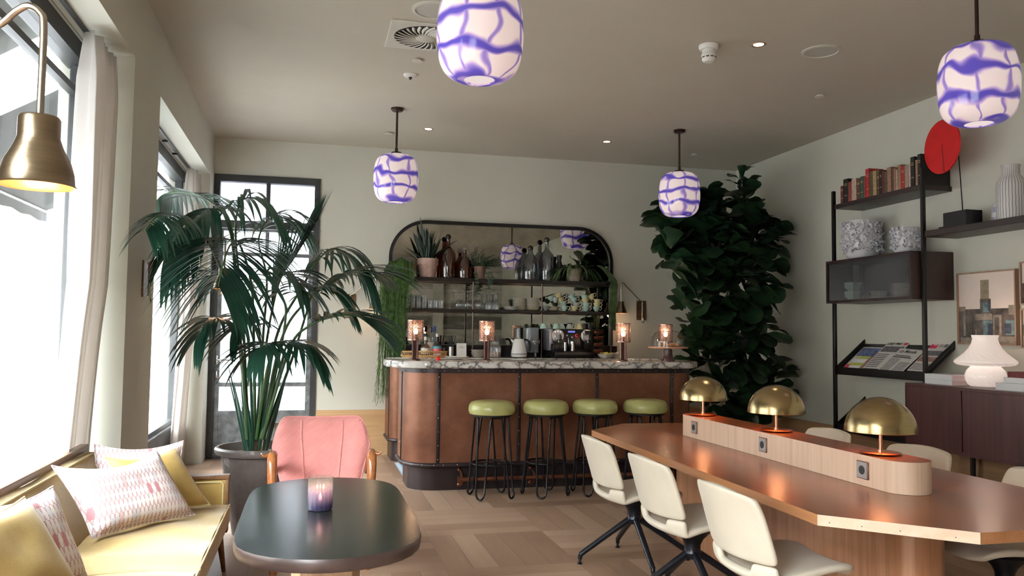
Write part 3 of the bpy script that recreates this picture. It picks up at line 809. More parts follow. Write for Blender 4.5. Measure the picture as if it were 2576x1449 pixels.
# --- plants on the upper shelf
terra = M('pale terracotta', (.40, .275, .235), .85, var=.15, vscale=20, bump=.1)
terra_d = M('weathered terracotta', (.20, .12, .09), .9, var=.25, vscale=14)
soil = M('potting soil', (.03, .02, .015), .95, var=.4, vscale=60, bump=.5)
def leafmat(name, c1, c2, rough=.42, scale=7, trans=.15):
    t = NT(name); nz = t.noise(t.coord(), scale, 3)
    col = t.ramp(nz.outputs[0], [(.3, c1), (.7, c2)])
    b = t.bsdf(col, rough, 0); tl = t.n('ShaderNodeBsdfTranslucent', {0: col})
    return t.done(t.n('ShaderNodeMixShader', {0: trans, 1: b, 2: tl}))
def pot(t, r0, r1, h, mat, rim=.0, rimh=.0):
    p = [(0, .001), (r0, .001), (r1 - rim, h - rimh)]
    if rim: p += [(r1, h - rimh), (r1 + .002, h)]
    else: p += [(r1, h)]
    p += [(r1 - .012, h), (r1 - .016, h - .03), (0, h - .03)]
    o = MB().lathe(p, n=36, cap=False).build('pot', mat, t)
    MB().lathe([(r1 - .018, h - .025), (0, h - .02)], n=24, cap=False).build('soil', soil, o)
    return o
def blade(m, base, d, L, w, droop, n=8, fold=.15, twist=0.0, tipw=0.0, wp=.55):
    """a leaf: starts at base, heads along d, bends down by droop"""
    d = Vector(d).normalized(); side = d.cross(Vector((0, 0, 1)))
    side = side.normalized() if side.length > 1e-3 else Vector((1, 0, 0))
    if twist: side = (Matrix.Rotation(twist, 3, d) @ side)
    p = Vector(base); st = L / n; rows = []
    for i in range(n + 1):
        f = i / n; ww = w * max(tipw, (math.sin(PI * min(1, f ** wp * .985 + .012))) ** .8)
        nrm = side.cross(d).normalized()
        rows.append([p - side * ww + nrm * ww * fold, p, p + side * ww + nrm * ww * fold])
        d = (d + Vector((0, 0, -droop / n))).normalized(); p = p + d * st
        side = (side - d * side.dot(d)).normalized()
    m.grid(rows); return p
snake = leafmat('snake plant leaf', (.006, .016, .010), (.014, .035, .02), .55, 25)
t = thing('snake_plant', 'snake plant with tall dark blades in a pale terracotta pot on the upper shelf', 'potted plant', (1.325, 9.665, Z1))
pot(t, .088, .124, .225, terra, .010, .075)
m = MB(); r = random.Random(3)
for k in range(40):
    a = r.uniform(0, 2 * PI); tilt = r.uniform(.05, .5); L = r.uniform(.2, .42)
    blade(m, (.06 * math.cos(a) * r.random(), .05 * math.sin(a) * r.random(), .2), (math.cos(a) * tilt, math.sin(a) * tilt * .5, 1), L, .021, .05, 7, .2, r.uniform(-1, 1), wp=.8)
blade(m, (-.02, 0, .2), (-.16, -.05, 1), .53, .02, 0, 8, .2, .9, wp=.8)
blade(m, (.05, 0, .2), (.75, -.1, .8), .40, .045, .25, 8, .3, .3, wp=.7)
blade(m, (-.05, 0, .2), (-1, -.1, .75), .28, .018, .1, 8, .3, .3, wp=.7)
m.v = [(x, min(y, .12), z) for x, y, z in m.v]
m.build('leaves', snake, t)

rhip = leafmat('rhipsalis green', (.045, .125, .025), (.17, .33, .09), .5, 18, .25)
t = thing('hanging_plant', 'mass of fine green trailing stems hanging down left of the mirror', 'potted plant', (1.11, 9.67, Z1))
pot(t, .055, .08, .15, terra_d)
m = MB(); r = random.Random(11)
for k in range(460):
    x0 = r.gauss(-.165, .075); x0 = max(-.31, min(.03, x0)); y0 = r.uniform(-.22, -.125)
    top = .19 - abs(x0 + .14) * .5 + r.uniform(-.05, .02)
    L = min(1.50, r.expovariate(1 / .62) + .25) * (1 if x0 < -.06 else .35)
    if r.random() < .06: L = min(1.5, L + .35)
    x, y, z = x0 * .55, -.06, .155
    path = [(x, y, z), ((x + x0) / 2, (y + y0) / 2, max(z, top) + .02), (x0, y0, top - .03)]
    n = 5; dx = 0
    for i in range(1, n + 1):
        dx += r.gauss(0, .010); path.append((x0 + dx + .04 * (i / n) * (1 if x0 > -.17 else -1) * r.random() - .03 * (i / n), y0 + r.gauss(0, .008), top - .03 - L * i / n))
    m.tube(path, [.0027] * (len(path) - 1) + [.0014], 3, cap=False)
    for i in range(3, len(path)):
        for _ in range(2):
            p = Vector(path[i - 1]).lerp(Vector(path[i]), r.random()); q = p + Vector((r.uniform(-.035, .035), r.uniform(-.02, .01), r.uniform(-.07, -.01)))
            m.tube([p, (p + q) / 2 + Vector((0, 0, .006)), q], .0018, 3, cap=False)
m.build('trailing_stems', rhip, t, angle=180)

sprig = leafmat('small dark foliage', (.02, .04, .02), (.06, .10, .05), .5, 20)
t = thing('trailing_plant', 'small spiky trailing plant in weathered terracotta pot mid upper shelf', 'potted plant', (1.955, 9.66, Z1))
pot(t, .058, .075, .15, terra_d, .004, .02)
m = MB(); r = random.Random(5)
for k in range(46):
    a = r.uniform(0, 2 * PI); L = r.uniform(.12, .28); d = Vector((math.cos(a) * .6, math.sin(a) * .3 - .1, r.uniform(.5, 1.2)))
    p = Vector((.04 * math.cos(a), .03 * math.sin(a), .13)); pts = [p]
    for i in range(6):
        d = (d + Vector((r.uniform(-.1, .25), 0, -.12))).normalized(); p = p + d * L / 6; pts.append(p)
        for s in (-1, 1): blade(m, p, Vector((d.y, -d.x, .3)) * s + d * .6, .028, .006, .3, 3)
    m.tube(pts, .0018, 4, cap=False)
for x, L in ((-.07, .17), (-.06, .24), (.075, .17), (.12, .12), (.09, .2)):
    pts = [(x * .5, -.05, .14), (x, -.125, .12)] + [(x + .012 * math.sin(5 * i), -.128, .10 - L * 1.3 * i / 6) for i in range(1, 7)]
    m.tube(pts, .002, 4, cap=False)
    for i in range(2, 8):
        for s in (-1, 1): m.sphere((pts[i][0] + s * .012, pts[i][1], pts[i][2]), .011, 5, (1, .5, .8))
m.v = [(x, min(y, .125), z) for x, y, z in m.v]
m.build('foliage', sprig, t)

strap = leafmat('strap leaf cactus', (.03, .06, .025), (.10, .16, .06), .45, 14)
t = thing('strap_leaf_plant', 'plant with long flat drooping leaves at the right end of the upper shelf', 'potted plant', (3.14, 9.65, Z1))
pot(t, .075, .095, .16, M('mossy pot', (.24, .21, .16), .9, var=.3, vscale=16), .004, .02)
m = MB(); r = random.Random(9)
for k in range(44):
    a = r.uniform(-.3, PI + .3) if r.random() < .25 else r.uniform(PI, 2 * PI)
    L = r.uniform(.25, .5); ca, sa = math.cos(a), math.sin(a)
    blade(m, (.05 * ca, .04 * sa, .15), (ca * 1.0, sa * .55 - .1, .75), L, r.uniform(.010, .018), 2.6, 9, .25, wp=.6, tipw=.1)
for k in range(16):
    x = r.uniform(.42, .50); m_ = r.uniform(.3, .62)
    pts = [(.06, -.05, .16), (x * .6, -.14, .2), (x, -.15, .02)] + [(x + r.gauss(0, .012), -.15 + r.gauss(0, .01), .02 - m_ * i / 5) for i in range(1, 6)]
    sp = spline(pts, 3); rows = [[Vector(p) + Vector((-.013, 0, 0)), p, Vector(p) + Vector((.013, .004, 0))] for p in sp]
    m.grid(rows)
m.v = [(x, min(y, .125), max(z, .004) if y > -.112 and -2 < x < .482 else z) for x, y, z in m.v]
m.build('leaves', strap, t)

# --- bottles
amber = glass('amber glass', (.36, .13, .035), .10, .03, .05)
smoke_g = glass('smoked glass', (.48, .50, .53), .12, .02, .03)
clear = glass('clear glass', (.93, .94, .94), .10, .03)
cut = glass('cut crystal', (.90, .92, .93), .16, .05, .10, ('X', 900, .75))
ball_m = M('smoky ball stopper', (.03, .02, .018), .08, .2)
def bottle(loc, r, hb, h, mat, lab, ball=.03, ballmat=None, group='carafes on the upper shelf'):
    t = thing('carafe', lab, 'carafe', loc, group=group)
    p = [(0, .004), (r * .96, .004), (r, .02), (r, hb), (r * .86, hb + r * .45), (r * .5, hb + r * .85), (r * .28, hb + r * 1.15), (r * .24, h - ball * 1.6), (r * .26, h - ball * 1.5)]
    MB().lathe(p, n=36, cap=False).build('bottle', mat, t)
    MB().sphere((0, 0, h - ball), ball, 18).build('stopper', ballmat or ball_m, t)
    return t
bottle((1.565, 9.66, Z1), .092, .28, .53, amber, 'tall amber carafe with a dark ball stopper beside the snake plant', .034)
bottle((1.765, 9.65, Z1), .088, .17, .40, amber, 'short amber carafe with a clear ball stopper', .04, clear)
bottle((2.585, 9.66, Z1), .115, .20, .43, smoke_g, 'wide low smoked glass carafe with a dark ball stopper', .034)
bottle((2.79, 9.65, Z1), .092, .28, .54, smoke_g, 'tall smoked glass carafe with a dark ball stopper', .034)
tag(MB().lathe([(0, .002), (.035, .002), (.04, .01), (.04, .2), (.03, .24), (.026, .25), (.026, .27), (.035, .30), (.034, .325), (.024, .325), (.02, .27), (0, .26)], n=28, cap=False).build('vase', M('black ceramic', (.012, .012, .012), .3), None, (2.965, 9.70, Z1)), 'slim black jar with a collar between smoked carafe and strap leaf plant', 'vase')

# --- glasses on the lower shelf
def tumbler(r, h):
    m = MB(); n = 40; k = lambda i: 1 + .03 * math.cos(i * 2 * PI * 10 / n)
    pr = [(r * .86, .0, 0), (r * .9, .004, 1), (r, h * .8, 1), (r * 1.02, h, 0), (r * .96, h, 0), (r * .86, .012, 0), (0, .012, 0)]
    m.grid([[(a * (k(i) if f else 1) * math.cos(2 * PI * i / n), a * (k(i) if f else 1) * math.sin(2 * PI * i / n), z) for i in range(n)] for a, z, f in pr], True)
    m.add([(r * .86 * math.cos(2 * PI * i / n), r * .86 * math.sin(2 * PI * i / n), 0) for i in range(n)], [tuple(range(n))[::-1]])
    return m.mesh('tumbler', cut)
def repeat_mesh(name, me, cat, group, items):
    for loc, lab in items:
        o = bpy.data.objects.new(name, me); COL.objects.link(o); o.location = loc; tag(o, lab, cat, group)
LT = 'tall cut glass tumbler in the cluster at the left end of the lower shelf'
repeat_mesh('tall_tumbler', tumbler(.031, .155), 'glass', 'tall tumblers on the lower shelf', [((1.085 + .068 * i, 9.62 + .07 * j, Z2), LT) for j in range(2) for i in range(4 - j)])
LL = 'low cut crystal tumbler right of the tall tumblers'
repeat_mesh('low_tumbler', tumbler(.031, .095), 'glass', 'low crystal tumblers on the lower shelf', [((1.355 + .065 * i + .03 * j, 9.61 + .06 * j, Z2), LL) for j in range(2) for i in range(3 - j)])
wg = [(.036, 0), (.046, .04), (.048, .06), (.040, .09), (.015, .115), (.0055, .125), (.005, .205), (.010, .214), (.038, .219), (.038, .221), (0, .222)]
repeat_mesh('wine_glass', MB().lathe(wg, n=28, cap=False).mesh('wine_glass', clear), 'glass', 'upturned wine glasses on the lower shelf',
            [((x, y, Z2), 'upside down wine glass around the left metal rod') for x, y in ((1.695, 9.63), (1.80, 9.62), (1.75, 9.70), (1.925, 9.62), (1.87, 9.71), (1.965, 9.70))])
cf = [(.036, 0), (.040, .05), (.034, .085), (.016, .115), (.010, .13), (.010, .19), (.014, .195), (.034, .199), (.034, .201), (0, .202)]
repeat_mesh('goblet', MB().lathe(cf, n=14, cap=False).mesh('goblet', cut), 'glass', 'upturned cut goblets on the lower shelf',
            [((x, y, Z2), 'upside down cut crystal goblet left of the plate stacks') for x, y in ((2.055, 9.62), (2.105, 9.69), (2.15, 9.62), (2.175, 9.70))])

# --- plates and cups
plate_c = [M('cream plate', (.72, .66, .54), .35), M('white plate', (.76, .74, .70), .35), M('pale yellow plate', (.66, .60, .30), .35)]
pp = [(0, .002), (.05, .002), (.055, .004), (.086, .010), (.086, .012), (.054, .007), (0, .006)]
pmesh = [MB().lathe(pp, n=36, cap=False).mesh('plate', m) for m in plate_c]
for x, y, n, lab in ((2.46, 9.68, 14, 'saucer in the left tall stack of cream saucers'), (2.615, 9.645, 15, 'saucer in the tall stack right beside the right metal rod')):
    for k in range(n):
        o = bpy.data.objects.new('saucer', pmesh[2 if k == 0 and x > 2.5 else (k % 3 == 0)]); COL.objects.link(o); o.location = (x + rnd.uniform(-.002, .002), y, Z2 + .0102 * k); tag(o, lab, 'saucer', 'tall saucer stacks on the lower shelf')
for k in range(4):
    o = bpy.data.objects.new('saucer', pmesh[1]); COL.objects.link(o); o.location = (2.335 - .001 * k, 9.615, Z2 + .0102 * k); tag(o, 'white saucer in the low stack left of the tall saucer stacks', 'saucer', 'low saucer stack on the lower shelf')
for k in range(5):
    o = bpy.data.objects.new('saucer', pmesh[0]); COL.objects.link(o); o.location = (2.885, 9.66, Z2 + .0102 * k); o.scale = (.8, .8, 1.0); tag(o, 'small saucer in the low stack among the cups', 'saucer', 'saucer stack among the cups')
mint = M('mint glazed china', (.42, .60, .54), .2, var=.04); yell = M('straw yellow china', (.66, .60, .33), .2, var=.04); grey = M('sage grey china', (.38, .44, .40), .2); cream = M('cream china', (.72, .68, .58), .25)
def cup_meshes(mat):
    p = [(0, .002), (.022, .002), (.024, .006), (.022, .01), (.036, .03), (.044, .062), (.0445, .064), (.042, .063), (.034, .031), (.02, .012), (0, .011)]
    a = MB().lathe(p, n=32, cap=False).mesh('cup', mat)
    h = MB().tube(spline([(.040, 0, .050), (.058, 0, .058), (.070, 0, .048), (.064, 0, .030), (.048, 0, .020), (.037, 0, .026)], 5), .0038, 8).mesh('cup_handle', cream)
    return a, h
CM = {k: cup_meshes(m) for k, m in (('mint', mint), ('straw yellow', yell), ('sage grey', grey))}
def cup(x, y, z, k, lab, tilt=0.0, rz=0.0, flip=False, group='china cups piled on the lower shelf'):
    a, h = CM[k]
    t = bpy.data.objects.new('cup', a); COL.objects.link(t); t.location = (x, y, z); t.rotation_euler = (PI if flip else 0, tilt, rz)
    tag(t, lab, 'cup', group)
    c = bpy.data.objects.new('handle', h); COL.objects.link(c); c.parent = t
rows = [  # x, level, colour, tilt
    (2.775, 0, 'sage grey', 0), (3.015, 0, 'mint', 0), (3.15, 0, 'straw yellow', 0), (3.295, 0, 'mint', 0), (3.43, 0, 'mint', 0),
    (2.90, 1, 'sage grey', 0), (3.02, 1, 'mint', -.35), (3.17, 1, 'sage grey', 0), (3.30, 1, 'mint', 0), (3.435, 1, 'straw yellow', 0),
    (2.855, 2, 'mint', -.4), (2.985, 2, 'straw yellow', -.4), (3.15, 2, 'mint', -.3), (3.30, 2, 'straw yellow', -.4), (3.44, 2, 'straw yellow', 0),
    (2.955, 3, 'straw yellow', -.45), (3.13, 3, 'mint', -.5), (3.275, 3, 'mint', 0), (3.38, 3, 'straw yellow', -.45)]
for x, lv, k, ti in rows:
    where = ('standing on the lower shelf', 'in the second layer of the cup pile', 'in the third layer of the cup pile', 'at the top of the cup pile')[lv]
    nth = sorted([q[0] for q in rows if q[1] == lv and q[2] == k]).index(x); tot = len([1 for q in rows if q[1] == lv and q[2] == k])
    pos = '' if tot == 1 else (('leftmost ', 'rightmost ')[nth] if tot == 2 else ('leftmost ', 'middle ', 'rightmost ')[min(nth, 2)])
    cup(x, 9.63, Z2 + .046 * lv + (.012 if ti else 0) * 1.2 + (.052 if (x == 2.90 or x == 2.855) and lv < 3 else 0) * (1 if lv == 1 else .3), k, pos + k + ' cup ' + where + (', tilted' if ti else ''), ti)
# ------------------------------------------------------------------ things on the back counter
bamboo = wood('bamboo', (.50, .27, .10), (.68, .42, .18), 'X', .4)
t = thing('serving_tray', 'oval slatted bamboo tray holding bottles at the left of the back counter', 'tray', (1.265, 9.40, ZK))
oval = lambda r, k, n: (.262 * r * math.cos(2 * PI * k / n), .125 * r * math.sin(2 * PI * k / n))
MB().prism([oval(.97, k, 48) for k in range(48)], 0.0, .012).build('tray_base', bamboo, t)
m = MB()
for z in (.018, .066): m.tube([oval(1, k, 48) + (z,) for k in range(48)], .008, 8, closed=True)
m.build('hoop', bamboo, t)
m = MB()
for k in range(72): m.cyl(oval(1, k, 72) + (.01,), oval(1, k, 72) + (.066,), .0032, n=6)
m.build('slats', bamboo, t)
def liquor(x, y, prof, mat, lab, cap, label=None):
    t = thing('bottle', lab, 'bottle', (x, y, ZK + .0125), group='bottles on the bamboo tray')
    MB().lathe(prof, n=28, cap=False).build('bottle_body', mat, t)
    r, z0, z1, cm = cap; MB().lathe([(0, z0), (r, z0), (r, z1), (0, z1)], n=20, cap=False).build('cap', cm, t)
    for lr, a, b, lm in label or ():
        MB().lathe([(lr, a), (lr, b)], n=28, cap=False).build('label', lm, t)
navy = M('navy glass', (.04, .04, .16), .15); blackcap = M('black cap', (.02, .02, .022), .4); blue = M('navy blue cap', (.02, .05, .25), .35)
paper = M('paper label', (.78, .74, .62), .6); coral = M('coral label', (.72, .14, .18), .5); teal = M('teal label', (.10, .36, .40), .5); wht = M('white label', (.8, .8, .82), .5)
tallp = lambda r, h: [(0, .003), (r, .003), (r, h * .62), (r * .8, h * .70), (r * .36, h * .78), (r * .34, h * .97), (0, h * .97)]
liquor(1.155, 9.36, tallp(.042, .20), navy, 'short navy bottle at the left end of the bamboo tray', (.016, .19, .21, blackcap))
liquor(1.272, 9.345, [(0, .003), (.050, .003), (.054, .02), (.054, .10), (.046, .125), (.02, .145), (.016, .19), (0, .19)], glass('pale rum', (.75, .6, .45), .1, .03, .1), 'round clear bottle with a cream label on the bamboo tray', (.018, .185, .225, paper), [(.0548, .03, .095, paper)])
liquor(1.342, 9.43, tallp(.040, .33), clear, 'tall clear bottle with a black cap on the bamboo tray', (.017, .27, .335, blackcap), [(.0405, .06, .16, wht)])
liquor(1.385, 9.45, tallp(.040, .345), glass('bluish glass', (.80, .86, .92), .12, .03), 'tallest clear bottle with a navy blue cap on the bamboo tray', (.018, .28, .35, blue))
liquor(1.405, 9.345, [(0, .003), (.047, .003), (.050, .02), (.050, .12), (.03, .155), (.016, .17), (.015, .24), (0, .24)], M('dark bottle', (.03, .02, .02), .12), 'dark bottle with a coral and teal label on the bamboo tray', (.016, .225, .26, wht), [(.0508, .035, .09, coral), (.0506, .09, .12, teal), (.0509, .015, .035, wht)])
tag(MB().lathe([(0, 0), (.02, 0), (.027, .045), (.012, .052), (.024, .10), (.022, .10), (.01, .055), (0, .055)], n=24, cap=False).build('jigger', chrome, None, (1.487, 9.39, ZK + .013)), 'small steel jigger at the right end of the bamboo tray', 'jigger')
tag(MB().lathe([(0, 0), (.036, 0), (.036, .125), (.033, .125), (.033, .006), (0, .006)], n=28, cap=False).build('straw_holder', chrome, None, (1.575, 9.40, ZK)), 'steel cup holding black straws between tray and menu frame', 'cup')
sm = MB().cyl((0, 0, 0), (0, 0, .245), .0032, n=8).mesh('straw', M('black straw', (.012, .012, .012), .5))
for k in range(16):
    a = 2.4 * k; rr = .006 + .0045 * (k % 5); o = bpy.data.objects.new('drinking_straw', sm); COL.objects.link(o)
    o.location = (1.575 + rr * math.cos(a), 9.40 + rr * math.sin(a), ZK + .007); o.rotation_euler = (-.10 * math.sin(a) * rr / .02, .16 * math.cos(a) * rr / .024, 0)
    tag(o, 'black drinking straw standing in the steel cup', 'straw', 'black straws in the steel cup')
t = thing('menu_stand', 'small white menu card in a thin black frame on the back counter', 'sign', (1.694, 9.37, ZK), rot=(-.12, 0, 0))
MB().box(-.064, .064, -.004, .006, 0, .172, .002, 1).build('frame', black_m, t)
MB().box(-.058, .058, -.006, -.003, .006, .166).build('card', M('white card', (.80, .80, .80), .6), t)
inkm = M('grey ink', (.25, .25, .25), .8)
m = MB()
for z, w in ((.128, .026), (.116, .062)):
    x = -w / 2
    while x < w / 2: m.box(x, x + .005, -.0066, -.0055, z - .002, z + .002); x += .0066
m.build('printed_line', inkm, t)
stone = M('speckled stoneware', (.30, .27, .24), .6, var=.3, vscale=90)
bowlp = lambda r, h: [(0, .002), (r * .55, .002), (r * .85, h * .45), (r, h), (r * .95, h), (r * .8, h * .5), (r * .5, .008), (0, .008)]
for k, lab in enumerate(('lower stoneware bowl of the pair left of the glass jar', 'upper stoneware bowl of the pair left of the glass jar')):
    tag(MB().lathe(bowlp(.085, .06), n=32, cap=False).build('bowl', stone, None, (1.90, 9.42, ZK + .032 * k)), lab, 'bowl', 'stacked stoneware bowls on the back counter')
t = thing('storage_jar', 'ribbed glass storage jar with lid left of the white kettle', 'jar', (2.088, 9.36, ZK))
n = 48; rows = []
for r, z, f in ((.05, .002, 0), (.064, .008, .4), (.068, .03, 1), (.068, .12, 1), (.058, .15, .4), (.044, .165, 0), (.046, .175, 0), (.042, .172, 0)):
    rows.append([((r + .003 * f * math.cos(16 * 2 * PI * k / n)) * math.cos(2 * PI * k / n), (r + .003 * f * math.cos(16 * 2 * PI * k / n)) * math.sin(2 * PI * k / n), z) for k in range(n)])
MB().grid(rows, True).build('jar_body', cut, t)
MB().lathe([(.047, .172), (.047, .186), (.03, .194), (.012, .198), (.014, .212), (0, .214)], n=28, cap=False).build('lid', clear, t)
MB().lathe([(0, .006), (.06, .012), (.062, .06), (0, .075)], n=20, cap=False).build('contents', M('almonds', (.30, .16, .08), .8, var=.5, vscale=80, bump=.6, bscale=90), t)
t = thing('kettle', 'white electric kettle with black handle on the back counter', 'kettle', (2.372, 9.34, ZK))
ket = M('white enamel', (.82, .82, .83), .2, var=.01)
MB().lathe([(0, .012), (.085, .012), (.093, .022), (.094, .045)], n=40, cap=False).lathe([(.094, .052), (.092, .07), (.078, .14), (.062, .20), (.056, .222), (.03, .226), (0, .226)], n=40, cap=False).build('body', ket, t)
MB().lathe([(.0935, .044), (.0935, .053)], n=40, cap=False).lathe([(0, 0), (.08, 0), (.082, .012), (0, .012)], n=36, cap=False).build('base', black_m, t)
MB().tube(spline([(.05, 0, .208), (.095, 0, .212), (.125, 0, .18), (.13, 0, .12), (.125, 0, .085)], 6), [.012] * 20 + [.012] * 4 + [.008], 10).build('handle', black_m, t)
MB().tube([(-.055, 0, .185), (-.082, 0, .20), (-.098, 0, .215)], [.022, .014, .008], 10).build('spout', ket, t)
t = thing('glass_press', 'clear glass stem topped by a round glass globe left of the coffee machine', 'glassware', (2.567, 9.32, ZK))
MB().lathe([(0, 0), (.032, 0), (.03, .008), (.014, .02), (.013, .135), (.02, .145)], n=24, cap=False).build('stem', clear, t)
MB().sphere((0, 0, .195), .054, 20).build('globe', clear, t)
MB().lathe([(0, .15), (.02, .155), (.03, .185), (.015, .21), (0, .215)], n=20, cap=False).build('core', chrome, t)

# coffee machine
t = thing('coffee_machine', 'large black and silver coffee machine with cups warming on top', 'coffee machine', (2.99, 9.42, ZK))
cmb = M('black machine body', (.012, .012, .014), .25); slv = M('silver plastic', (.42, .42, .47), .3, .6)
MB().box(-.222, .30, -.12, .20, .03, .345, .012).box(-.21, .28, -.20, .18, 0, .085, .012).build('body', cmb, t)
MB().box(-.262, -.218, -.135, .15, .09, .345, .01).build('side_panel', slv, t)
tank = MB().box(-.47, -.36, -.02, .33, .06, .36, .012); tank.build('water_tank', M('grey tank', (.16, .18, .21), .2), t)
MB().box(-.25, -.10, -.235, -.12, .085, .175, .01).build('drip_tray', cmb, t); MB().box(.16, .26, -.20, -.12, .1, .33, .01).build('bean_unit', cmb, t)
for x in (-.165, .195):
    head = MB()
    head.lathe([(0, 0), (.070, 0), (.074, .01), (.074, .03), (0, .03)], n=36, cap=False, mtx=Matrix.Translation((x, -.122, .268)) @ Matrix.Rotation(PI / 2, 4, 'X'))
    head.tube([(x, -.135, .275), (x, -.185, .255), (x, -.205, .21)], [.028, .038, .034], 20)
    head.tube([(x, -.205, .21), (x, -.207, .185)], [.02, .014], 14)
    gh = head.build('brew_head', chrome, t)
    b = MB()
    for dx in (-.032, 0, .032): b.sphere((x + dx, -.155, .312 + (.006 if dx == 0 else 0)), .0095, 10)
    b.build('button', emit('pale button', (.8, .82, .9), .9), gh)
    MB().box(x - .02, x + .02, -.212, -.2, .236, .243).build('slot', darkhole, gh)
MB().box(-.03, .055, -.126, -.118, .305, .325).build('display', emit('blue display', (.22, .24, .75), 1.0), t)
text('C', .042, 'digit', emit('red digit', (1, .02, .03), 1.6), t, (.072, -.1265, .268), (PI / 2, 0, 0))
k = MB(); k.sphere((-.045, -.125, .27), .014, 12).tube(spline([(-.042, -.125, .25), (-.04, -.165, .235), (-.035, -.17, .17), (-.03, -.16, .14)], 5), .006, 8); k.sphere((.015, -.135, .245), .018, 12); k.build('steam_wand', chrome, t)
MB().lathe([(0, .09), (.032, .09), (.03, .20), (.027, .20), (.028, .10), (0, .1)], (.01, -.17, 0), 24, False).lathe([(0, .09), (.016, .09), (.018, .19), (0, .19)], (-.105, -.255, 0), 18, False).build('milk_jug', chrome, t)
ztop = ZK + .346
for x, y, k2, rz, lab in ((2.685, 9.40, 'mint', .2, 'upside down mint cup at the left edge on top of the coffee machine'), (2.765, 9.47, 'sage grey', 2.5, 'upside down grey cup behind the mint ones on top of the coffee machine'), (2.835, 9.38, 'mint', 0, 'upside down mint cup with handle to the right on top of the coffee machine'),
                       (2.925, 9.44, 'mint', 1.2, 'upside down mint cup in the middle on top of the coffee machine'), (3.01, 9.40, 'sage grey', 0, 'upside down sage grey cup on top of the coffee machine'), (3.14, 9.42, 'straw yellow', .9, 'upside down straw yellow cup on top of the coffee machine')):
    cup(x, y, ztop + .066, k2, lab, 0, rz, True, 'cups warming on the coffee machine')
for x, h, lab in ((3.205, .07, 'low black pitcher beside the yellow cup on the coffee machine'), (3.27, .085, 'tall black pitcher at the right end of the coffee machine top')):
    tag(MB().lathe([(0, 0), (.034, 0), (.036, h * .4), (.03, h), (.026, h), (.03, .006), (0, .006)], n=24, cap=False).tube(spline([(.032, 0, h * .85), (.058, 0, h * .8), (.056, 0, h * .3), (.034, 0, h * .2)], 5), .004, 6).build('pitcher', black_m, None, (x, 9.42, ztop)), lab, 'pitcher', 'black pitchers on the coffee machine')
t = thing('drawer_rack', 'dark rack of copper trays between coffee machine and mirror edge', 'rack', (3.40, 9.60, ZK))
f = MB()
for x in (-.085, .085):
    for y in (-.08, .08): f.box(x - .006, x + .006, y - .006, y + .006, 0, .34)
f.box(-.09, .09, -.085, .085, .334, .346); f.build('frame', black_m, t)
for z in (.06, .14, .22, .29): MB().box(-.078, .078, -.082, .08, z, z + .045, .006).build('tray', M('dark copper tray', (.20, .07, .05), .3, .8, var=.3), t)
for x, y, r, h, lab, mat in ((3.425, 9.26, .105, .055, 'wide cream bowl of lemon slices beside the coffee machine', 'lemon'), (3.60, 9.34, .078, .055, 'smaller cream bowl of sugar sachets behind the copper lamp', 'sachet')):
    t = thing('bowl', lab, 'bowl', (x, y, ZK), group='filled cream bowls on the back counter')
    MB().lathe(bowlp(r, h), n=36, cap=False).build('bowl_body', M('cream stoneware', (.60, .55, .48), .5, var=.1, vscale=60), t)
    m = MB(); rr = random.Random(4)
    for k in range(16):
        a, q = rr.uniform(0, 6.28), rr.uniform(0, r * .6)
        mx = Matrix.Translation((q * math.cos(a), q * math.sin(a), h * .72 + rr.uniform(0, .02))) @ Euler((rr.uniform(-.8, .8), rr.uniform(-.8, .8), a)).to_matrix().to_4x4()
        if mat == 'lemon': m.lathe([(0, 0), (.024, 0), (.024, .005), (0, .005)], n=14, cap=False, mtx=mx)
        else: m.box(-.03, .03, -.011, .011, -.003, .003, .002, 1, mtx=mx)
    o = m.build(mat + '_heap', M('yellow lemon', (.55, .48, .12), .5) if mat == 'lemon' else M('kraft sachets', (.62, .52, .42), .7, var=.3, vscale=30), t); o['kind'] = 'stuff'

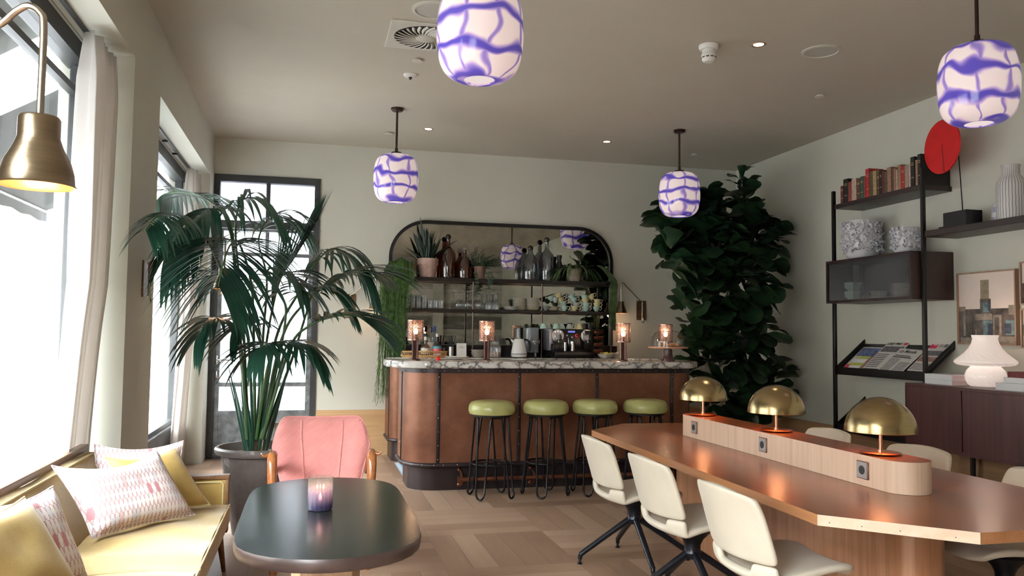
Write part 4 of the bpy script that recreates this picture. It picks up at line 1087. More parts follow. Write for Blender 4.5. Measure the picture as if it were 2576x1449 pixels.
# ------------------------------------------------------------------ lamps and cake stand on the bar top
rose_metal = M('rose bronze', (.12, .062, .052), .28, .85, var=.15)
fret_m = M('pierced copper', (.34, .20, .16), .3, .9, var=.1)
def bar_lamp(loc, lab, first=None):
    if first: return dup(first, loc, rnd.uniform(0, 1), lab)
    t = thing('table_lamp', lab, 'table lamp', loc, group='small pierced copper lamps on the bar')
    n = 60; m = MB()
    m.grid([[(.026 + .0035 * math.cos(15 * 2 * PI * k / n)) * Vector((math.cos(2 * PI * k / n), math.sin(2 * PI * k / n), 0)) + Vector((0, 0, z)) for k in range(n)] for z in (.016, .195)], True)
    m.build('fluted_column', rose_metal, t)
    MB().lathe([(0, 0), (.047, 0), (.047, .010), (.032, .017), (0, .017)], n=32, cap=False).build('base', rose_metal, t)
    R, z0, z1 = .074, .192, .372; m = MB()
    for z in (z0, z1): m.lathe([(R + .0008, z - .005), (R + .0008, z + .005), (R - .0008, z + .005), (R - .0008, z - .005), (R + .0008, z - .005)], n=48, cap=False)
    nc, nr = 14, 5; ch = (z1 - z0) / nr
    def pb(u0, u1, v0, v1):
        k = max(1, int(abs(u1 - u0) * 6)); a = [2 * PI * (u0 + (u1 - u0) * i / k) / nc for i in range(k + 1)]
        rows = [[(r * math.cos(q), r * math.sin(q), z) for r, z in ((R, z0 + v0 * ch), (R, z0 + v1 * ch), (R - .0012, z0 + v1 * ch), (R - .0012, z0 + v0 * ch))] for q in a]
        m.grid(rows, True)
    w = .13
    for c in range(nc):
        pb(c - w / 2, c + w / 2, 0, nr)
        for r_ in range(nr):
            v = r_
            if r_: pb(c, c + 1, v - w / 3, v + w / 3)
            if (c + r_) % 2 == 0:
                pb(c + .28, c + .28 + w, v + .2, v + .8); pb(c + .28, c + .72, v + .67, v + .8); pb(c + .6, c + .6 + w, v, v + .5)
            else:
                pb(c + .6, c + .6 + w, v + .2, v + .8); pb(c + .28, c + .72, v + .2, v + .33); pb(c + .28, c + .28 + w, v + .5, v + 1)
    m.build('lamp_shade', fret_m, t)
    MB().sphere((0, 0, .27), .021, 12, (1, 1, 1.35)).build('bulb', emit('amber bulb', (1, .62, .34), 16), t)
    MB().cyl((0, 0, .19), (0, 0, .245), .012).build('socket', rose_metal, t)
    return t
bl = bar_lamp((.945, 7.64, ZB), 'pierced copper lamp at the left end of the bar in front of the bamboo tray')
bar_lamp((1.62, 7.62, ZB), 'pierced copper lamp on the bar in front of the glass storage jar', bl)
bar_lamp((3.005, 7.64, ZB), 'pierced copper lamp on the bar in front of the cream bowls', bl)
bar_lamp((3.63, 8.02, ZB), 'pierced copper lamp seen through the glass cake dome', bl)
t = thing('cake_stand', 'cake stand with wooden plate and clear glass dome at the right end of the bar', 'cake stand', (3.485, 7.64, ZB))
MB().lathe([(0, 0), (.066, 0), (.066, .012), (.052, .03), (.042, .075), (.040, .128), (0, .128)], n=36, cap=False).build('pedestal', M('purple brown wood', (.09, .045, .045), .25), t)
MB().lathe([(0, .128), (.19, .128), (.2, .135), (.2, .146), (0, .146)], n=56, cap=False).build('plate', wood('cake plate wood', (.50, .24, .14), (.66, .40, .28), 'X', .4), t)
MB().lathe([(.168, .147), (.168, .20), (.16, .245), (.135, .285), (.09, .308), (0, .314)], n=56, cap=False).build('dome', glass('dome glass', (.96, .96, .96), .08, .02), t)
m = MB(); m.sphere((.05, -.04, .166), .062, 14, (1.1, .8, .33)).sphere((-.01, .05, .166), .05, 14, (1.1, .9, .4)); m.build('pastry', M('pastry', (.48, .20, .07), .5, var=.3, vscale=30, bump=.4, bscale=50), t)
tag(MB().lathe([(0, 0), (.022, 0), (.026, .012), (.02, .022), (.012, .026), (.016, .034), (.008, .044), (0, .045)], n=20, cap=False).build('salt_pot', M('red plastic', (.70, .03, .02), .35), None, (1.165, 7.66, ZB)), 'tiny red pot on the bar in front of the bamboo tray', 'pot')
whitep = M('white china plate', (.8, .79, .77), .3)
pl = [(0, .002), (.07, .002), (.115, .012), (.115, .015), (.07, .006), (0, .006)]
for k, lab in enumerate(('bottom white plate of the short stack on the bar', 'top white plate of the short stack on the bar')):
    tag(MB().lathe(pl, n=40, cap=False).build('plate', whitep, None, (1.385 + .012 * k, 7.98, ZB + .0145 * k)), lab, 'plate', 'white plates on the bar top')
tag(MB().prism(rrect(-.15, .15, -.07, .07, .03), 0, .016, bevel=.004).build('marble_board', marble, None, (3.36, 7.98, ZB)), 'small white marble board behind the cake stand foot', 'board')

# ------------------------------------------------------------------ bar stools
green = M('olive green leather', (.385, .39, .15), .3, var=.12, vscale=9, bump=.12, bscale=60, Coat_Weight=.15)
def stool():
    t = thing('bar_stool', '', 'bar stool', (0, 0, 0), group='green leather bar stools along the copper bar')
    MB().lathe([(0, .725), (.17, .725), (.196, .735), (.206, .757), (.207, .785), (.200, .815), (.182, .838), (.14, .849), (.06, .852), (0, .852)], n=56, cap=False).build('seat', green, t)
    MB().lathe([(.12, .712), (.175, .712), (.178, .727), (.0, .727)], n=48, cap=False).build('seat_plate', black_m, t)
    pts = []
    for k in range(4):
        a = PI / 4 + k * PI / 2
        P = lambda r, da, z: Vector((r * math.cos(a + da), r * math.sin(a + da), z))
        t0, t1 = P(.150, -.42, .66), P(.150, .42, .66)
        f0, f1 = P(.205, -.20, .06), P(.205, .20, .06)
        ce = P(.207, 0, .06)
        seg = [P(.143, -.55, .708), P(.146, -.46, .70), t0]
        seg += [t0.lerp(f0, q) for q in (.25, .5, .75)] + [f0]
        for j in range(1, 8):
            q = PI * j / 8; seg.append(ce + (f0 - ce) * math.cos(q) + Vector((0, 0, -1)) * .050 * math.sin(q))
        seg += [f1] + [f1.lerp(t1, q) for q in (.25, .5, .75)] + [t1, P(.146, .46, .70), P(.143, .55, .708)]
        pts += seg
    MB().tube(pts, .0092, 10, closed=True).build('hairpin_frame', M('black steel rod', (.012, .012, .014), .25, .6), t)
    MB().tube([(.172 * math.cos(2 * PI * k / 40), .172 * math.sin(2 * PI * k / 40), .30) for k in range(40)], .0085, 10, closed=True).build('foot_ring', bpy.data.materials['black steel rod'], t)
    return t
LBS = ('green bar stool nearest the left end of the bar, fully in view', 'green bar stool second from the left at the bar', 'green bar stool third from the left, legs partly behind a cream chair', 'green bar stool farthest right, legs hidden behind the long table')
s0 = stool(); s0.location = (1.575, 7.16, 0); s0['label'] = LBS[0]; s0.rotation_euler = (0, 0, .10)
for i, (x, rz) in enumerate(((2.075, .35), (2.545, .15), (3.04, .5))): dup(s0, (x, 7.16, 0), rz, LBS[i + 1])
# ------------------------------------------------------------------ long communal table
top_w = wood('cherry tabletop', (.17, .045, .016), (.30, .095, .035), 'Y', .27, .8, .12, (.23, .068, .025), .6)
edge_w = wood('cherry edge', (.30, .125, .05), (.42, .20, .09), 'Y', .35, 1)
pale_w = wood('pale edge strip', (.66, .46, .32), (.78, .60, .46), 'Y', .4, .8)
side_w = wood('walnut veneer lit tone', (.50, .33, .23), (.70, .52, .40), 'Z', .38, 1.6, 0, (.62, .44, .32), .3)  # same walnut as the base, window light painted in as a paler tone
base_w = wood('walnut veneer shaded tone', (.26, .11, .05), (.47, .25, .14), 'Z', .34, .7, 0, (.38, .18, .09), 1.6)  # same walnut as the ridge, shade under the top put into the colour
tb = thing('communal_table', 'long cherry communal table with clipped corners and a raised power ridge', 'table', (2.665, 4.37, 0))
oct_ = [(2.40, 2.55), (2.93, 2.55), (3.345, 2.95), (3.335, 5.80), (2.93, 6.17), (2.43, 6.19), (2.035, 5.80), (1.985, 2.935)]
T = lambda pts: [(x - 2.665, y - 4.37) for x, y in pts]
m = MB(); P_ = T(oct_)
m.slot(0).add([(x, y, .74) for x, y in P_], [tuple(range(8))]).add([(x, y, .697) for x, y in P_], [tuple(range(8))[::-1]])
m.slot(1)
for i in range(8):
    (x0, y0), (x1, y1) = P_[i], P_[(i + 1) % 8]
    m.slot(2 if i in (1, 7) else 1).quad((x0, y0, .697), (x1, y1, .697), (x1, y1, .74), (x0, y0, .74))
m.build('tabletop', [top_w, edge_w, pale_w], tb)
nail = MB()
for f in (.08, .29, .53, .86):
    a, b = P_[7], P_[0]; x = a[0] + (b[0] - a[0]) * f; y = a[1] + (b[1] - a[1]) * f
    nail.lathe([(0, 0), (.0022, 0)], n=8, cap=False, mtx=Matrix.Translation((x - .0006, y - .0006, .713)) @ Vector((-.69, -.72, 0)).to_track_quat('Z', 'Y').to_matrix().to_4x4())
nail.build('nail_hole', darkhole, tb)
st = T(stadium(2.585, 2.805, 3.19, 5.50, 14))
m = MB(); m.slot(0).add([(x, y, .887) for x, y in st], [tuple(range(len(st)))])
m.slot(1).grid([[(x, y, z) for x, y in st] for z in (.741, .887)], True)
ridge = m.build('power_ridge', [top_w, side_w], tb)
sockm = M('steel socket plate', (.34, .31, .30), .35, .5); bronze_r = M('bronze socket rim', (.20, .12, .09), .35, .6)
for y in (5.23, 4.345, 3.45):
    lx, ly, z = 2.585 - 2.665, y - 4.37, .816
    s = MB().box(lx - .008, lx, ly - .042, ly + .042, z - .042, z + .042, .002, 1).build('power_socket', bronze_r, ridge)
    MB().box(lx - .0095, lx - .006, ly - .037, ly + .037, z - .037, z + .037).build('cover', sockm, s)
    MB().lathe([(.021, 0), (.021, .0012), (.0, .0012)], n=28, cap=False, mtx=Matrix.Translation((lx - .0096, ly, z)) @ Matrix.Rotation(-PI / 2, 4, 'Y')).build('recess', darkhole, s)
sb = T(stadium(2.575, 2.835, 3.14, 5.60, 16))
MB().prism(sb, 0, .697).build('pedestal', base_w, tb)

brass_l = brass('spun brass', (.42, .315, .16), .24)
copper_s = M('copper stem', (.66, .34, .22), .22, 1.0, var=.05)
def dome_lamp(loc, lab):
    t = thing('dome_lamp', lab, 'table lamp', loc, group='brass dome lamps on the communal table')
    R = .166; pr = [(R * math.cos(a), .110 + R * .99 * math.sin(a)) for a in [PI / 2 * k / 22 for k in range(23)]]; pr[-1] = (0, pr[-1][1])
    m = MB().slot(0).lathe(pr, n=64, cap=False); m.slot(1).lathe([(r * .985, z - .002) for r, z in pr][::-1], n=64, cap=False)
    m.slot(0).lathe([(R, .110), (R * .985, .108)], n=64, cap=False)
    m.build('lamp_shade', [brass_l, copper_in], t)
    MB().cyl((0, 0, .008), (0, 0, .25), .0085, n=18).lathe([(.0, .008), (.013, .008), (.013, .02), (0, .02)], n=18, cap=False).build('stem', copper_s, t)
    MB().lathe([(0, 0), (.05, 0), (.092, .005), (.094, .009), (.088, .011), (0, .012)], n=56, cap=False).build('base', copper_s, t)
    MB().sphere((0, 0, .185), .028, 12).build('bulb', emit('orange bulb', (1, .45, .2), 5), t)
    return t
dome_lamp((2.70, 5.33, .888), 'brass dome lamp farthest from the viewer on the table ridge')
dome_lamp((2.695, 4.385, .888), 'middle one of the three brass dome lamps on the table ridge')
dome_lamp((2.69, 3.46, .888), 'brass dome lamp nearest the rounded end of the table ridge')

# ------------------------------------------------------------------ cream shell chairs
cream_f = M('cream leatherette', (.66, .60, .49), .5, var=.04, vscale=6, bump=.1, bscale=160, Sheen_Weight=.1)
navyblk = M('blue black metal', (.010, .012, .018), .3, .4)
def chair(loc, rz, lab, dz=0.0, first=None):
    if first:
        c = dup(first, loc, rz, lab); return c
    t = thing('shell_chair', lab, 'chair', loc, rz, group='cream swivel chairs at the communal table')
    NV = 12
    # one moulded shell: the seat wraps up at the rear, a slot stays open in the middle, the back goes on above it
    prof = [(.238, .400, .15), (.235, .422, .195), (.20, .438, .222), (.12, .440, .236), (.02, .428, .245), (-.08, .414, .252), (-.155, .402, .257), (-.205, .406, .261), (-.236, .425, .264), (-.246, .446, .266),
            (-.250, .492, .269), (-.257, .53, .272), (-.270, .58, .273), (-.288, .645, .271), (-.306, .71, .265), (-.322, .76, .257), (-.331, .79, .244), (-.332, .803, .215)]
    def shell(a, b, slot=False):
        vs, fs = [], []
        for i in range(a, b + 1):
            x, z, hw = prof[i]
            for k in range(NV + 1):
                v = -1 + 2 * k / NV; f = max(0, min(1, (i - 5) / 3)); up = max(0, i - 10) / 7
                zz = z + .018 * v * v * (1 - f) - (.010 * v * v if i > 14 else 0) + (.010 * v * v if 8 < i < 12 else 0)
                vs.append((x + f * .062 * v * v * (1 - .2 * up), v * hw, zz))
        for i in range(b - a):
            for k in range(NV):
                if slot and i == b - a - 1 and 3 <= k < NV - 3: continue
                q = i * (NV + 1) + k; fs.append((q, q + 1, q + NV + 2, q + NV + 1))
        return MB().add(vs, fs)
    for nm, a, b, sl in (('seat', 0, 10, True), ('backrest', 10, 17, False)):
        o = shell(a, b, sl).build(nm, cream_f, t, angle=180); mod_solid(o, .036, 1); mod_sub(o, 2)
    MB().lathe([(.0, .415), (.115, .405), (.095, .385), (.06, .35), (.045, .32), (.043, .29), (.05, .275), (.04, .245), (0, .24)][::-1], n=28, cap=False).build('hub', navyblk, t)
    for k in range(4):
        a = k * PI / 2 - .07; c, s = math.cos(a), math.sin(a)
        path = spline([(.03 * c, .03 * s, .272), (.12 * c, .12 * s, .215), (.33 * c, .33 * s, .075), (.352 * c, .352 * s, .055), (.358 * c, .358 * s, .03)], 5)
        n = len(path); l = MB().tube(path, [.021 - .008 * i / (n - 1) for i in range(n)], 12)
        lo = l.build('leg', navyblk, t)
        MB().lathe([(0, 0), (.016, 0), (.017, .006), (.008, .012), (.008, .034), (0, .034)], (.358 * c, .358 * s, 0), 14, False).build('glide', navyblk, lo)
    return t
c0 = chair((2.04, 4.98, 0), .0, 'cream shell chair on the window side of the long table, farthest of its row')
chair((2.04, 4.155, 0), .03, 'middle cream shell chair on the window side of the long table', first=c0)
chair((2.045, 3.31, 0), .02, 'cream shell chair nearest the viewer on the window side of the long table', first=c0)
chair((3.30, 5.13, 0), PI, 'cream shell chair behind the table ridge next to the black shelf post', first=c0)
chair((3.30, 4.23, 0), PI + .05, 'cream shell chair behind the nearest brass dome lamp', first=c0)
chair((3.30, 3.36, 0), PI - .03, 'cream shell chair on the far side at the near end, seat showing under the tabletop', first=c0)

# ------------------------------------------------------------------ wall unit on the right
wenge = wood('wenge shelf', (.012, .006, .005), (.035, .018, .014), 'Y', .42)
wenge_d = wood('wenge cabinet', (.016, .008, .007), (.034, .016, .013), 'Y', .4)
un = thing('shelf_unit', 'tall black steel and dark wood wall unit with cabinet and sloping newspaper racks', 'shelf unit', (5.3, 6.64, 0))
U = lambda x, y: (x - 5.3, y - 6.64)
for y in (6.015, 7.265):
    ux, uy = U(5.13, y); MB().box(ux - .017, ux + .017, uy - .016, uy + .016, 0, 2.93, .003, 1).build('post', black_m, un)
ux, uy = U(5.13, 6.04); MB().box(U(5.12, 0)[0], U(5.455, 0)[0], U(0, 6.04)[1], U(0, 7.24)[1], 2.742, 2.787, .002, 1).build('shelf', wenge, un)
x0, x1, y0, y1, z0, z1 = U(5.02, 0)[0], U(5.458, 0)[0], U(0, 6.04)[1], U(0, 7.245)[1], 1.785, 2.205
c = MB(); tk = .026
c.box(x0, x1, y0, y1, z0, z0 + tk).box(x0, x1, y0, y1, z1 - tk, z1).box(x0, x1, y0, y0 + tk, z0 + tk, z1 - tk).box(x0, x1, y1 - tk, y1, z0 + tk, z1 - tk).box(x1 - .012, x1, y0 + tk, y1 - tk, z0 + tk, z1 - tk)
cab = c.build('cabinet', wenge_d, un)
flute = glass('fluted glass', (.82, .80, .78), .02, .05, 0, ('Y', 560, .6))
ym = y0 + (y1 - y0) * .62
for a, b, xo in ((y0 + tk, ym + .04, .006), (ym - .03, y1 - tk, .016)):
    MB().box(x0 + xo, x0 + xo + .005, a, b, z0 + tk, z1 - tk).build('sliding_door', flute, cab)
k = MB().lathe([(0, 0), (.011, 0), (.011, .004), (0, .004)], n=16, cap=False, mtx=Matrix.Translation((x0 + .0058, y0 + .06, (z0 + z1) / 2)) @ Matrix.Rotation(-PI / 2, 4, 'Y')); k.build('finger_pull', darkhole, cab)
def rack(zf, zb):
    r = MB(); yA, yB = U(0, 6.035)[1], U(0, 7.245)[1]; xa, xb = U(5.13, 0)[0], U(5.455, 0)[0]
    # sloping board, front lip, two side cheeks
    def slab(pts, y0, y1):
        n = len(pts); r.add([(x, y0, z) for x, z in pts] + [(x, y1, z) for x, z in pts], [tuple(range(n)), tuple(range(n, 2 * n))[::-1]] + [(i + n, (i + 1) % n + n, (i + 1) % n, i) for i in range(n)])
    slab([(xa, zf), (xb, zb), (xb, zb - .014), (xa, zf - .014)], yA, yB)
    slab([(xa - .008, zf - .03), (xa + .006, zf - .03), (xa + .006, zf + .045), (xa - .008, zf + .045)], yA, yB)
    for y in (yA, yB - .012): slab([(xa - .008, zf - .03), (xb, zb - .03), (xb, zb + .045), (xa - .008, zf + .045)], y, y + .012)
    r.build('newspaper_rack', black_m, un)
rack(1.108, 1.385); rack(.545, .81)
# books
BZ = 2.788
cols = {'black': (.008, .007, .007), 'dark red': (.13, .018, .016), 'red': (.34, .016, .016), 'brick red': (.22, .045, .035), 'brown': (.09, .036, .022), 'tan': (.27, .145, .09), 'cream': (.44, .31, .24), 'olive': (.085, .065, .035), 'gold': (.30, .22, .09), 'dark green': (.02, .08, .05), 'grey brown': (.28, .2, .16)}
cm = {k: M('book cloth ' + k, v, .65, var=.25, vscale=30) for k, v in cols.items()}
pages = M('book pages', (.60, .52, .40), .85, var=.1, vscale=90); gilt = M('gilt lettering', (.50, .38, .18), .4, .6)
seq = [('dark red', .045, .185), ('black', .075, .245), ('brick red', .055, .205), ('cream', .075, .225), ('brown', .055, .215), ('dark green', .05, .225), ('brick red', .03, .22), ('red', .055, .285), ('olive', .05, .25), ('gold', .055, .245), ('brown', .04, .225), ('black', .035, .235), ('dark red', .03, .225), ('olive', .04, .21), ('tan', .055, .24), ('brown', .03, .225), ('tan', .035, .215), ('cream', .022, .20), ('tan', .045, .235), ('red', .045, .215), ('grey brown', .05, .215), ('cream', .045, .225), ('brick red', .055, .215), ('dark red', .022, .20)]
y = 7.20; seen = {}
for i, (cn, th, h) in enumerate(seq):
    seen[cn] = seen.get(cn, 0) + 1
total = dict(seen); seen = {}
def book(name, cn, th, h, d, loc, lab, rot=(0, 0, 0), group='old books on the top shelf'):
    """spine faces -x; y thickness, z height"""
    t = thing(name, lab, 'book', loc, group=group, rot=rot)
    m = MB(); m.box(-d / 2, d / 2, -th / 2, -th / 2 + .0025, 0, h).box(-d / 2, d / 2, th / 2 - .0025, th / 2, 0, h).box(-d / 2, -d / 2 + .003, -th / 2, th / 2, 0, h, .001, 1)
    m.build('cover', cm[cn], t)
    MB().box(-d / 2 + .003, d / 2 - .004, -th / 2 + .0025, th / 2 - .0025, .003, h - .003).build('pages', pages, t)
    if cn in ('black', 'gold', 'dark green', 'red', 'dark red', 'brown') and th > .03:
        for z in (.78, .72, .3): MB().box(-d / 2 - .0006, -d / 2 + .001, -th * .33, th * .33, h * z, h * z + .006).build('spine_lettering', gilt, t)
    return t
ordn = ['first', 'second', 'third', 'fourth']
for cn, th, h in seq:
    seen[cn] = seen.get(cn, 0) + 1
    pos = '' if total[cn] == 1 else ordn[seen[cn] - 1] + ' '
    nb = 'upright old book on the top shelf'
    lab = ('the only ' + cn + ' ' + nb) if total[cn] == 1 else pos + cn + ' ' + nb + ', counted from the left'
    book('book', cn, th - .002, h, .16, (5.245, y - th / 2, BZ), lab); y -= th
book('album', 'black', .05, .27, .20, (5.255, 6.165, BZ), 'tall black album at the right end of the row of old books'); book('book', 'tan', .04, .235, .16, (5.24, 6.115, BZ), 'tan book squeezed between the two tall black albums')
book('album', 'black', .04, .275, .30, (5.295, 6.07, BZ), 'last black album in the row, right beside the red disc')

# encrusted white vases on the cabinet
glz = NT('white glaze with blue brush marks'); nzz = glz.noise(glz.coord(), 55, 3, .6)
white_glz = glz.done(glz.bsdf(glz.ramp(nzz.outputs[0], [(.36, (.07, .08, .16)), (.46, (.55, .56, .62)), (.56, (.76, .76, .79))]), .22))
plain_glz = M('white glaze', (.74, .74, .77), .22, var=.03)
def encrusted(loc, R, h, n, lab, seed):
    t = thing('encrusted_vase', lab, 'vase', loc, group='white vases covered with small ceramic figures')
    MB().lathe([(0, 0), (R * .62, 0), (R * .78, h * .05), (R * .93, h * .16), (R * 1.0, h * .4), (R * 1.02, h * .7), (R * .96, h * .97), (R * .94, h), (R * .88, h), (R * .88, h * .2), (0, h * .12)], n=48, cap=False).build('vase_body', plain_glz, t)
    r = random.Random(seed)
    extra = MB()
    for k in range(n * 2 + 20):
        m = MB() if k < n else extra; a = 2 * PI * (k * .618 + r.uniform(-.02, .02)); z = h * (.2 + .76 * ((k % 8) + r.uniform(.2, .8)) / 8); typ = r.random(); s = R * r.uniform(.13, .21)
        out = Vector((math.cos(a), math.sin(a), 0)); p = out * R * 1.01 + Vector((0, 0, z)); q = Vector((0, 0, 1)).rotation_difference((out + Vector((0, 0, r.uniform(-.5, .6)))).normalized())
        mx = Matrix.Translation(p) @ q.to_matrix().to_4x4() @ Matrix.Rotation(r.uniform(0, 6), 4, 'Z')
        if typ < .4:      # star
            pts = [((1 if i % 2 else .42) * s * math.cos(PI * i / 5), (1 if i % 2 else .42) * s * math.sin(PI * i / 5)) for i in range(10)]
            m.prism(pts, s * .1, s * .55, mx)
        elif typ < .62:   # spike
            m.lathe([(s * .4, -s * .2), (s * .3, s * .8), (0, s * 2.0)], n=8, cap=False, mtx=mx)
        elif typ < .85:   # fish or shell
            m.lathe([(max(1e-5, math.sin(PI * i / 6)) * s * .8, s * (.4 - .5 * math.cos(PI * i / 6))) for i in range(7)], n=8, cap=False, mtx=mx @ Matrix.Diagonal((1.3, .55, 1, 1)))
        else:
            m.tube([mx @ Vector((s * math.cos(.3 + 3 * i / 7), s * math.sin(.3 + 3 * i / 7), s * .35)) for i in range(8)], s * .22, 6)
        if k < n: m.build(('ceramic_star', 'ceramic_spike', 'ceramic_fish', 'ceramic_crescent')[0 if typ < .4 else 1 if typ < .62 else 2 if typ < .85 else 3], white_glz, t)
    extra.build('small_ceramic_figures', white_glz, t)['kind'] = 'stuff'
encrusted((5.235, 6.97, 2.206), .165, .385, 100, 'large white vase covered in ceramic stars and fish on the wall cabinet', 2)
encrusted((5.235, 6.36, 2.206), .115, .245, 72, 'smaller white vase covered in ceramic figures on the wall cabinet', 8)
# crockery behind the fluted glass
for k, lab in enumerate(('lower mint cup behind the fluted glass of the wall cabinet', 'upper mint cup behind the fluted glass of the wall cabinet')):
    a, h_ = CM['mint']; o = bpy.data.objects.new('cup', MB().lathe([(0, 0), (.05, 0), (.085, .05), (.088, .085), (.084, .085), (.08, .05), (0, .01)], n=32, cap=False).mesh('large_cup', mint)); COL.objects.link(o)
    o.location = (5.16, 7.00, 1.812 + .0865 * k); tag(o, lab, 'cup', 'large mint cups in the wall cabinet')
    MB().tube(spline([(0, .085, .075), (0, .125, .075), (0, .13, .04), (0, .08, .03)], 5), .006, 8).build('handle', mint, o)
bp_ = MB().lathe([(0, .001), (.07, .001), (.115, .011), (.115, .0135), (.07, .005), (0, .005)], n=40, cap=False).mesh('plate', plate_c[1])
for k in range(9):
    o = bpy.data.objects.new('plate', bp_); COL.objects.link(o); o.location = (5.18, 6.31, 1.812 + .0138 * k); tag(o, 'white plate in the stack behind the fluted glass', 'plate', 'white plates in the wall cabinet')
for k in range(5):
    o = bpy.data.objects.new('plate', bp_); COL.objects.link(o); o.location = (5.18, 6.66, 1.812 + .0138 * k); o.scale = (.75, .75, 1); tag(o, 'small white plate in the low stack behind the fluted glass', 'plate', 'small plates in the wall cabinet')

# newspapers on the sloping rack
ang = math.atan2(.245, .395)
news = M('newsprint', (.60, .58, .55), .9, var=.05, vscale=40); ink = M('newspaper ink', (.03, .03, .035), .9); photo_d = M('newspaper photo', (.12, .11, .12), .9, var=.6, vscale=40); redink = M('red masthead', (.62, .03, .09), .8); whiteink = M('white print', (.8, .8, .8), .9)
bluep = M('blue photo', (.10, .13, .25), .9, var=.6, vscale=30); greenp = M('yellow green headline', (.45, .50, .08), .9); brownp = M('brown photo', (.28, .16, .13), .9, var=.5, vscale=30)
def paper_(yc, s, w, h, lab, lift, elems, rz=0.0, zf=1.108, dxdz=(.325, .277)):
    """s: distance of the sheet's lower edge up the slope; local x = along wall to the right (-y), local y = up the slope"""
    an = math.atan2(dxdz[1], dxdz[0]); ca, sa = math.cos(an), math.sin(an)
    X = Vector((0, -1, 0)); Y = Vector((ca, 0, sa)); Z = X.cross(Y)
    o = Vector((5.139, yc, zf)) + Y * (s + h / 2) + Z * (.004 + lift)
    mt = Matrix((X, Y, Z)).transposed().to_4x4() @ Matrix.Rotation(rz, 4, 'Z'); mt.translation = o
    t = thing('newspaper', lab, 'newspaper', (0, 0, 0), group='newspapers on the sloping racks'); t.matrix_world = mt
    MB().box(-w / 2, w / 2, -h / 2, h / 2, -.003, .003, .0012, 1).build('sheets', news, t)
    mats = {}
    for (x0, x1, y0, y1, mm) in elems: mats.setdefault(mm.name, (mm, MB()))[1].box(x0 * w, x1 * w, y0 * h, y1 * h, .0025, .0034)
    for nme, (mm, b_) in mats.items(): b_.build('printed_block', mm, t)
    return t
def lines(x0, x1, y0, y1, n, mm=photo_d): return [(x0, x1, y0 + (y1 - y0) * i / n, y0 + (y1 - y0) * (i + .45) / n, mm) for i in range(n)]
paper_(7.05, .01, .30, .36, 'tabloid with blue photo and yellow headline at the left of the rack', 0, [(-.46, .46, .12, .46, bluep), (-.3, .34, .02, .11, greenp), (-.38, .30, -.14, .0, whiteink), (-.38, .36, -.26, -.17, greenp), (-.3, .3, -.40, -.28, whiteink), (-.48, -.26, -.46, -.22, redink), (.30, .48, -.46, .30, brownp)])
dm = paper_(6.75, .06, .30, .40, 'newspaper with the blackletter Daily Mail title in the rack', .008, [(-.46, .46, .10, .30, photo_d), (.30, .46, .36, .46, redink)] + lines(-.46, .1, -.45, .06, 8, photo_d))
text('Daily Mail', .058, 'masthead', ink, dm, (-.04, .163, .0036), (0, 0, 0), sx=.85, shear=.15)
lm = paper_(6.48, .01, .33, .33, 'white newspaper with the Le Monde title lying on top in the rack', .017, lines(-.46, -.06, -.42, .10, 11, photo_d) + lines(.02, .46, -.42, -.02, 8, photo_d) + [(-.46, .3, .12, .16, ink), (-.42, .2, .19, .22, ink)], -.06)
text('Le Monde', .056, 'masthead', ink, lm, (-.02, .125, .0036), (0, 0, 0), shear=.25)
ad = paper_(6.18, .07, .26, .41, 'newspaper with a red and white AD logo at the right end of the rack', .004, [(-.5, -.16, .24, .5, redink), (.12, .28, .28, .46, photo_d), (.34, .48, .30, .48, photo_d), (-.46, .46, .0, .16, photo_d), (-.46, .46, -.2, -.04, brownp)] + lines(-.1, .08, .30, .48, 4) + lines(-.46, .46, -.46, -.24, 5))
text('AD', .075, 'logo', whiteink, ad, (-.087, .163, .0036), (0, 0, 0))
for yy, lab in ((7.02, 'folded newspaper at the left in the lower rack'), (6.2, 'newspaper at the right in the lower rack behind the sideboard')):
    paper_(yy, .03, .28, .36, lab, 0, [(-.4, .4, .1, .4, photo_d)] + lines(-.4, .4, -.4, .05, 8), 0, .545, (.325, .265))

# long shelf with red disc, box and vases
tag(MB().box(5.12, 5.458, 3.9, 5.99, 2.318, 2.372, .003, 1).build('long_shelf', wenge, None), 'long dark wooden shelf on the wall above the pictures', 'shelf')
LZ = 2.3725
t = thing('disc_sculpture', 'big red disc on a thin rod rising from a black box', 'sculpture', (5.20, 5.66, LZ))
MB().box(-.07, .09, -.125, .125, .012, .125, .002, 1).box(-.075, .095, -.13, .17, 0, .012).build('box_base', black_m, t)
MB().tube([(.015, .0, .12), (.012, .02, .45), (.01, .04, .72)], .0045, 8).build('rod', black_m, t)
rm = Matrix.Translation((-.04, .155, .70)) @ Matrix.Rotation(-.10, 4, 'Z') @ Matrix.Rotation(-PI / 2, 4, 'Y')
MB().lathe([(0, -.006), (.228, -.006), (.231, 0), (.228, .006), (0, .006)], n=72, cap=False, mtx=rm).build('disc', M('red lacquer', (.50, .004, .006), .45, var=.06), t)
MB().cyl((.01, .04, .72), (-.035, .14, .70), .006, n=8).build('arm', black_m, t)
MB().cyl((-.047, .15, .72), (-.05, .125, .475), .004, n=8).build('pointer', M('dark red rod', (.16, .004, .004), .5), t)
def stripes():
    t2 = NT('white with black hand drawn stripes'); x, y, z = t2.sep(t2.coord())
    a = t2.math('ARCTAN2', y, x); nz2 = t2.noise(t2.mapping(t2.coord(), (1, 1, 3)), 6, 2).outputs[0]
    f = t2.math('SINE', t2.math('ADD', t2.math('MULTIPLY', a, 30), t2.math('MULTIPLY', nz2, 2.5)))
    return t2.done(t2.bsdf(t2.ramp(f, [(.8, (.68, .66, .66)), (.9, (.03, .03, .035))]), .5))
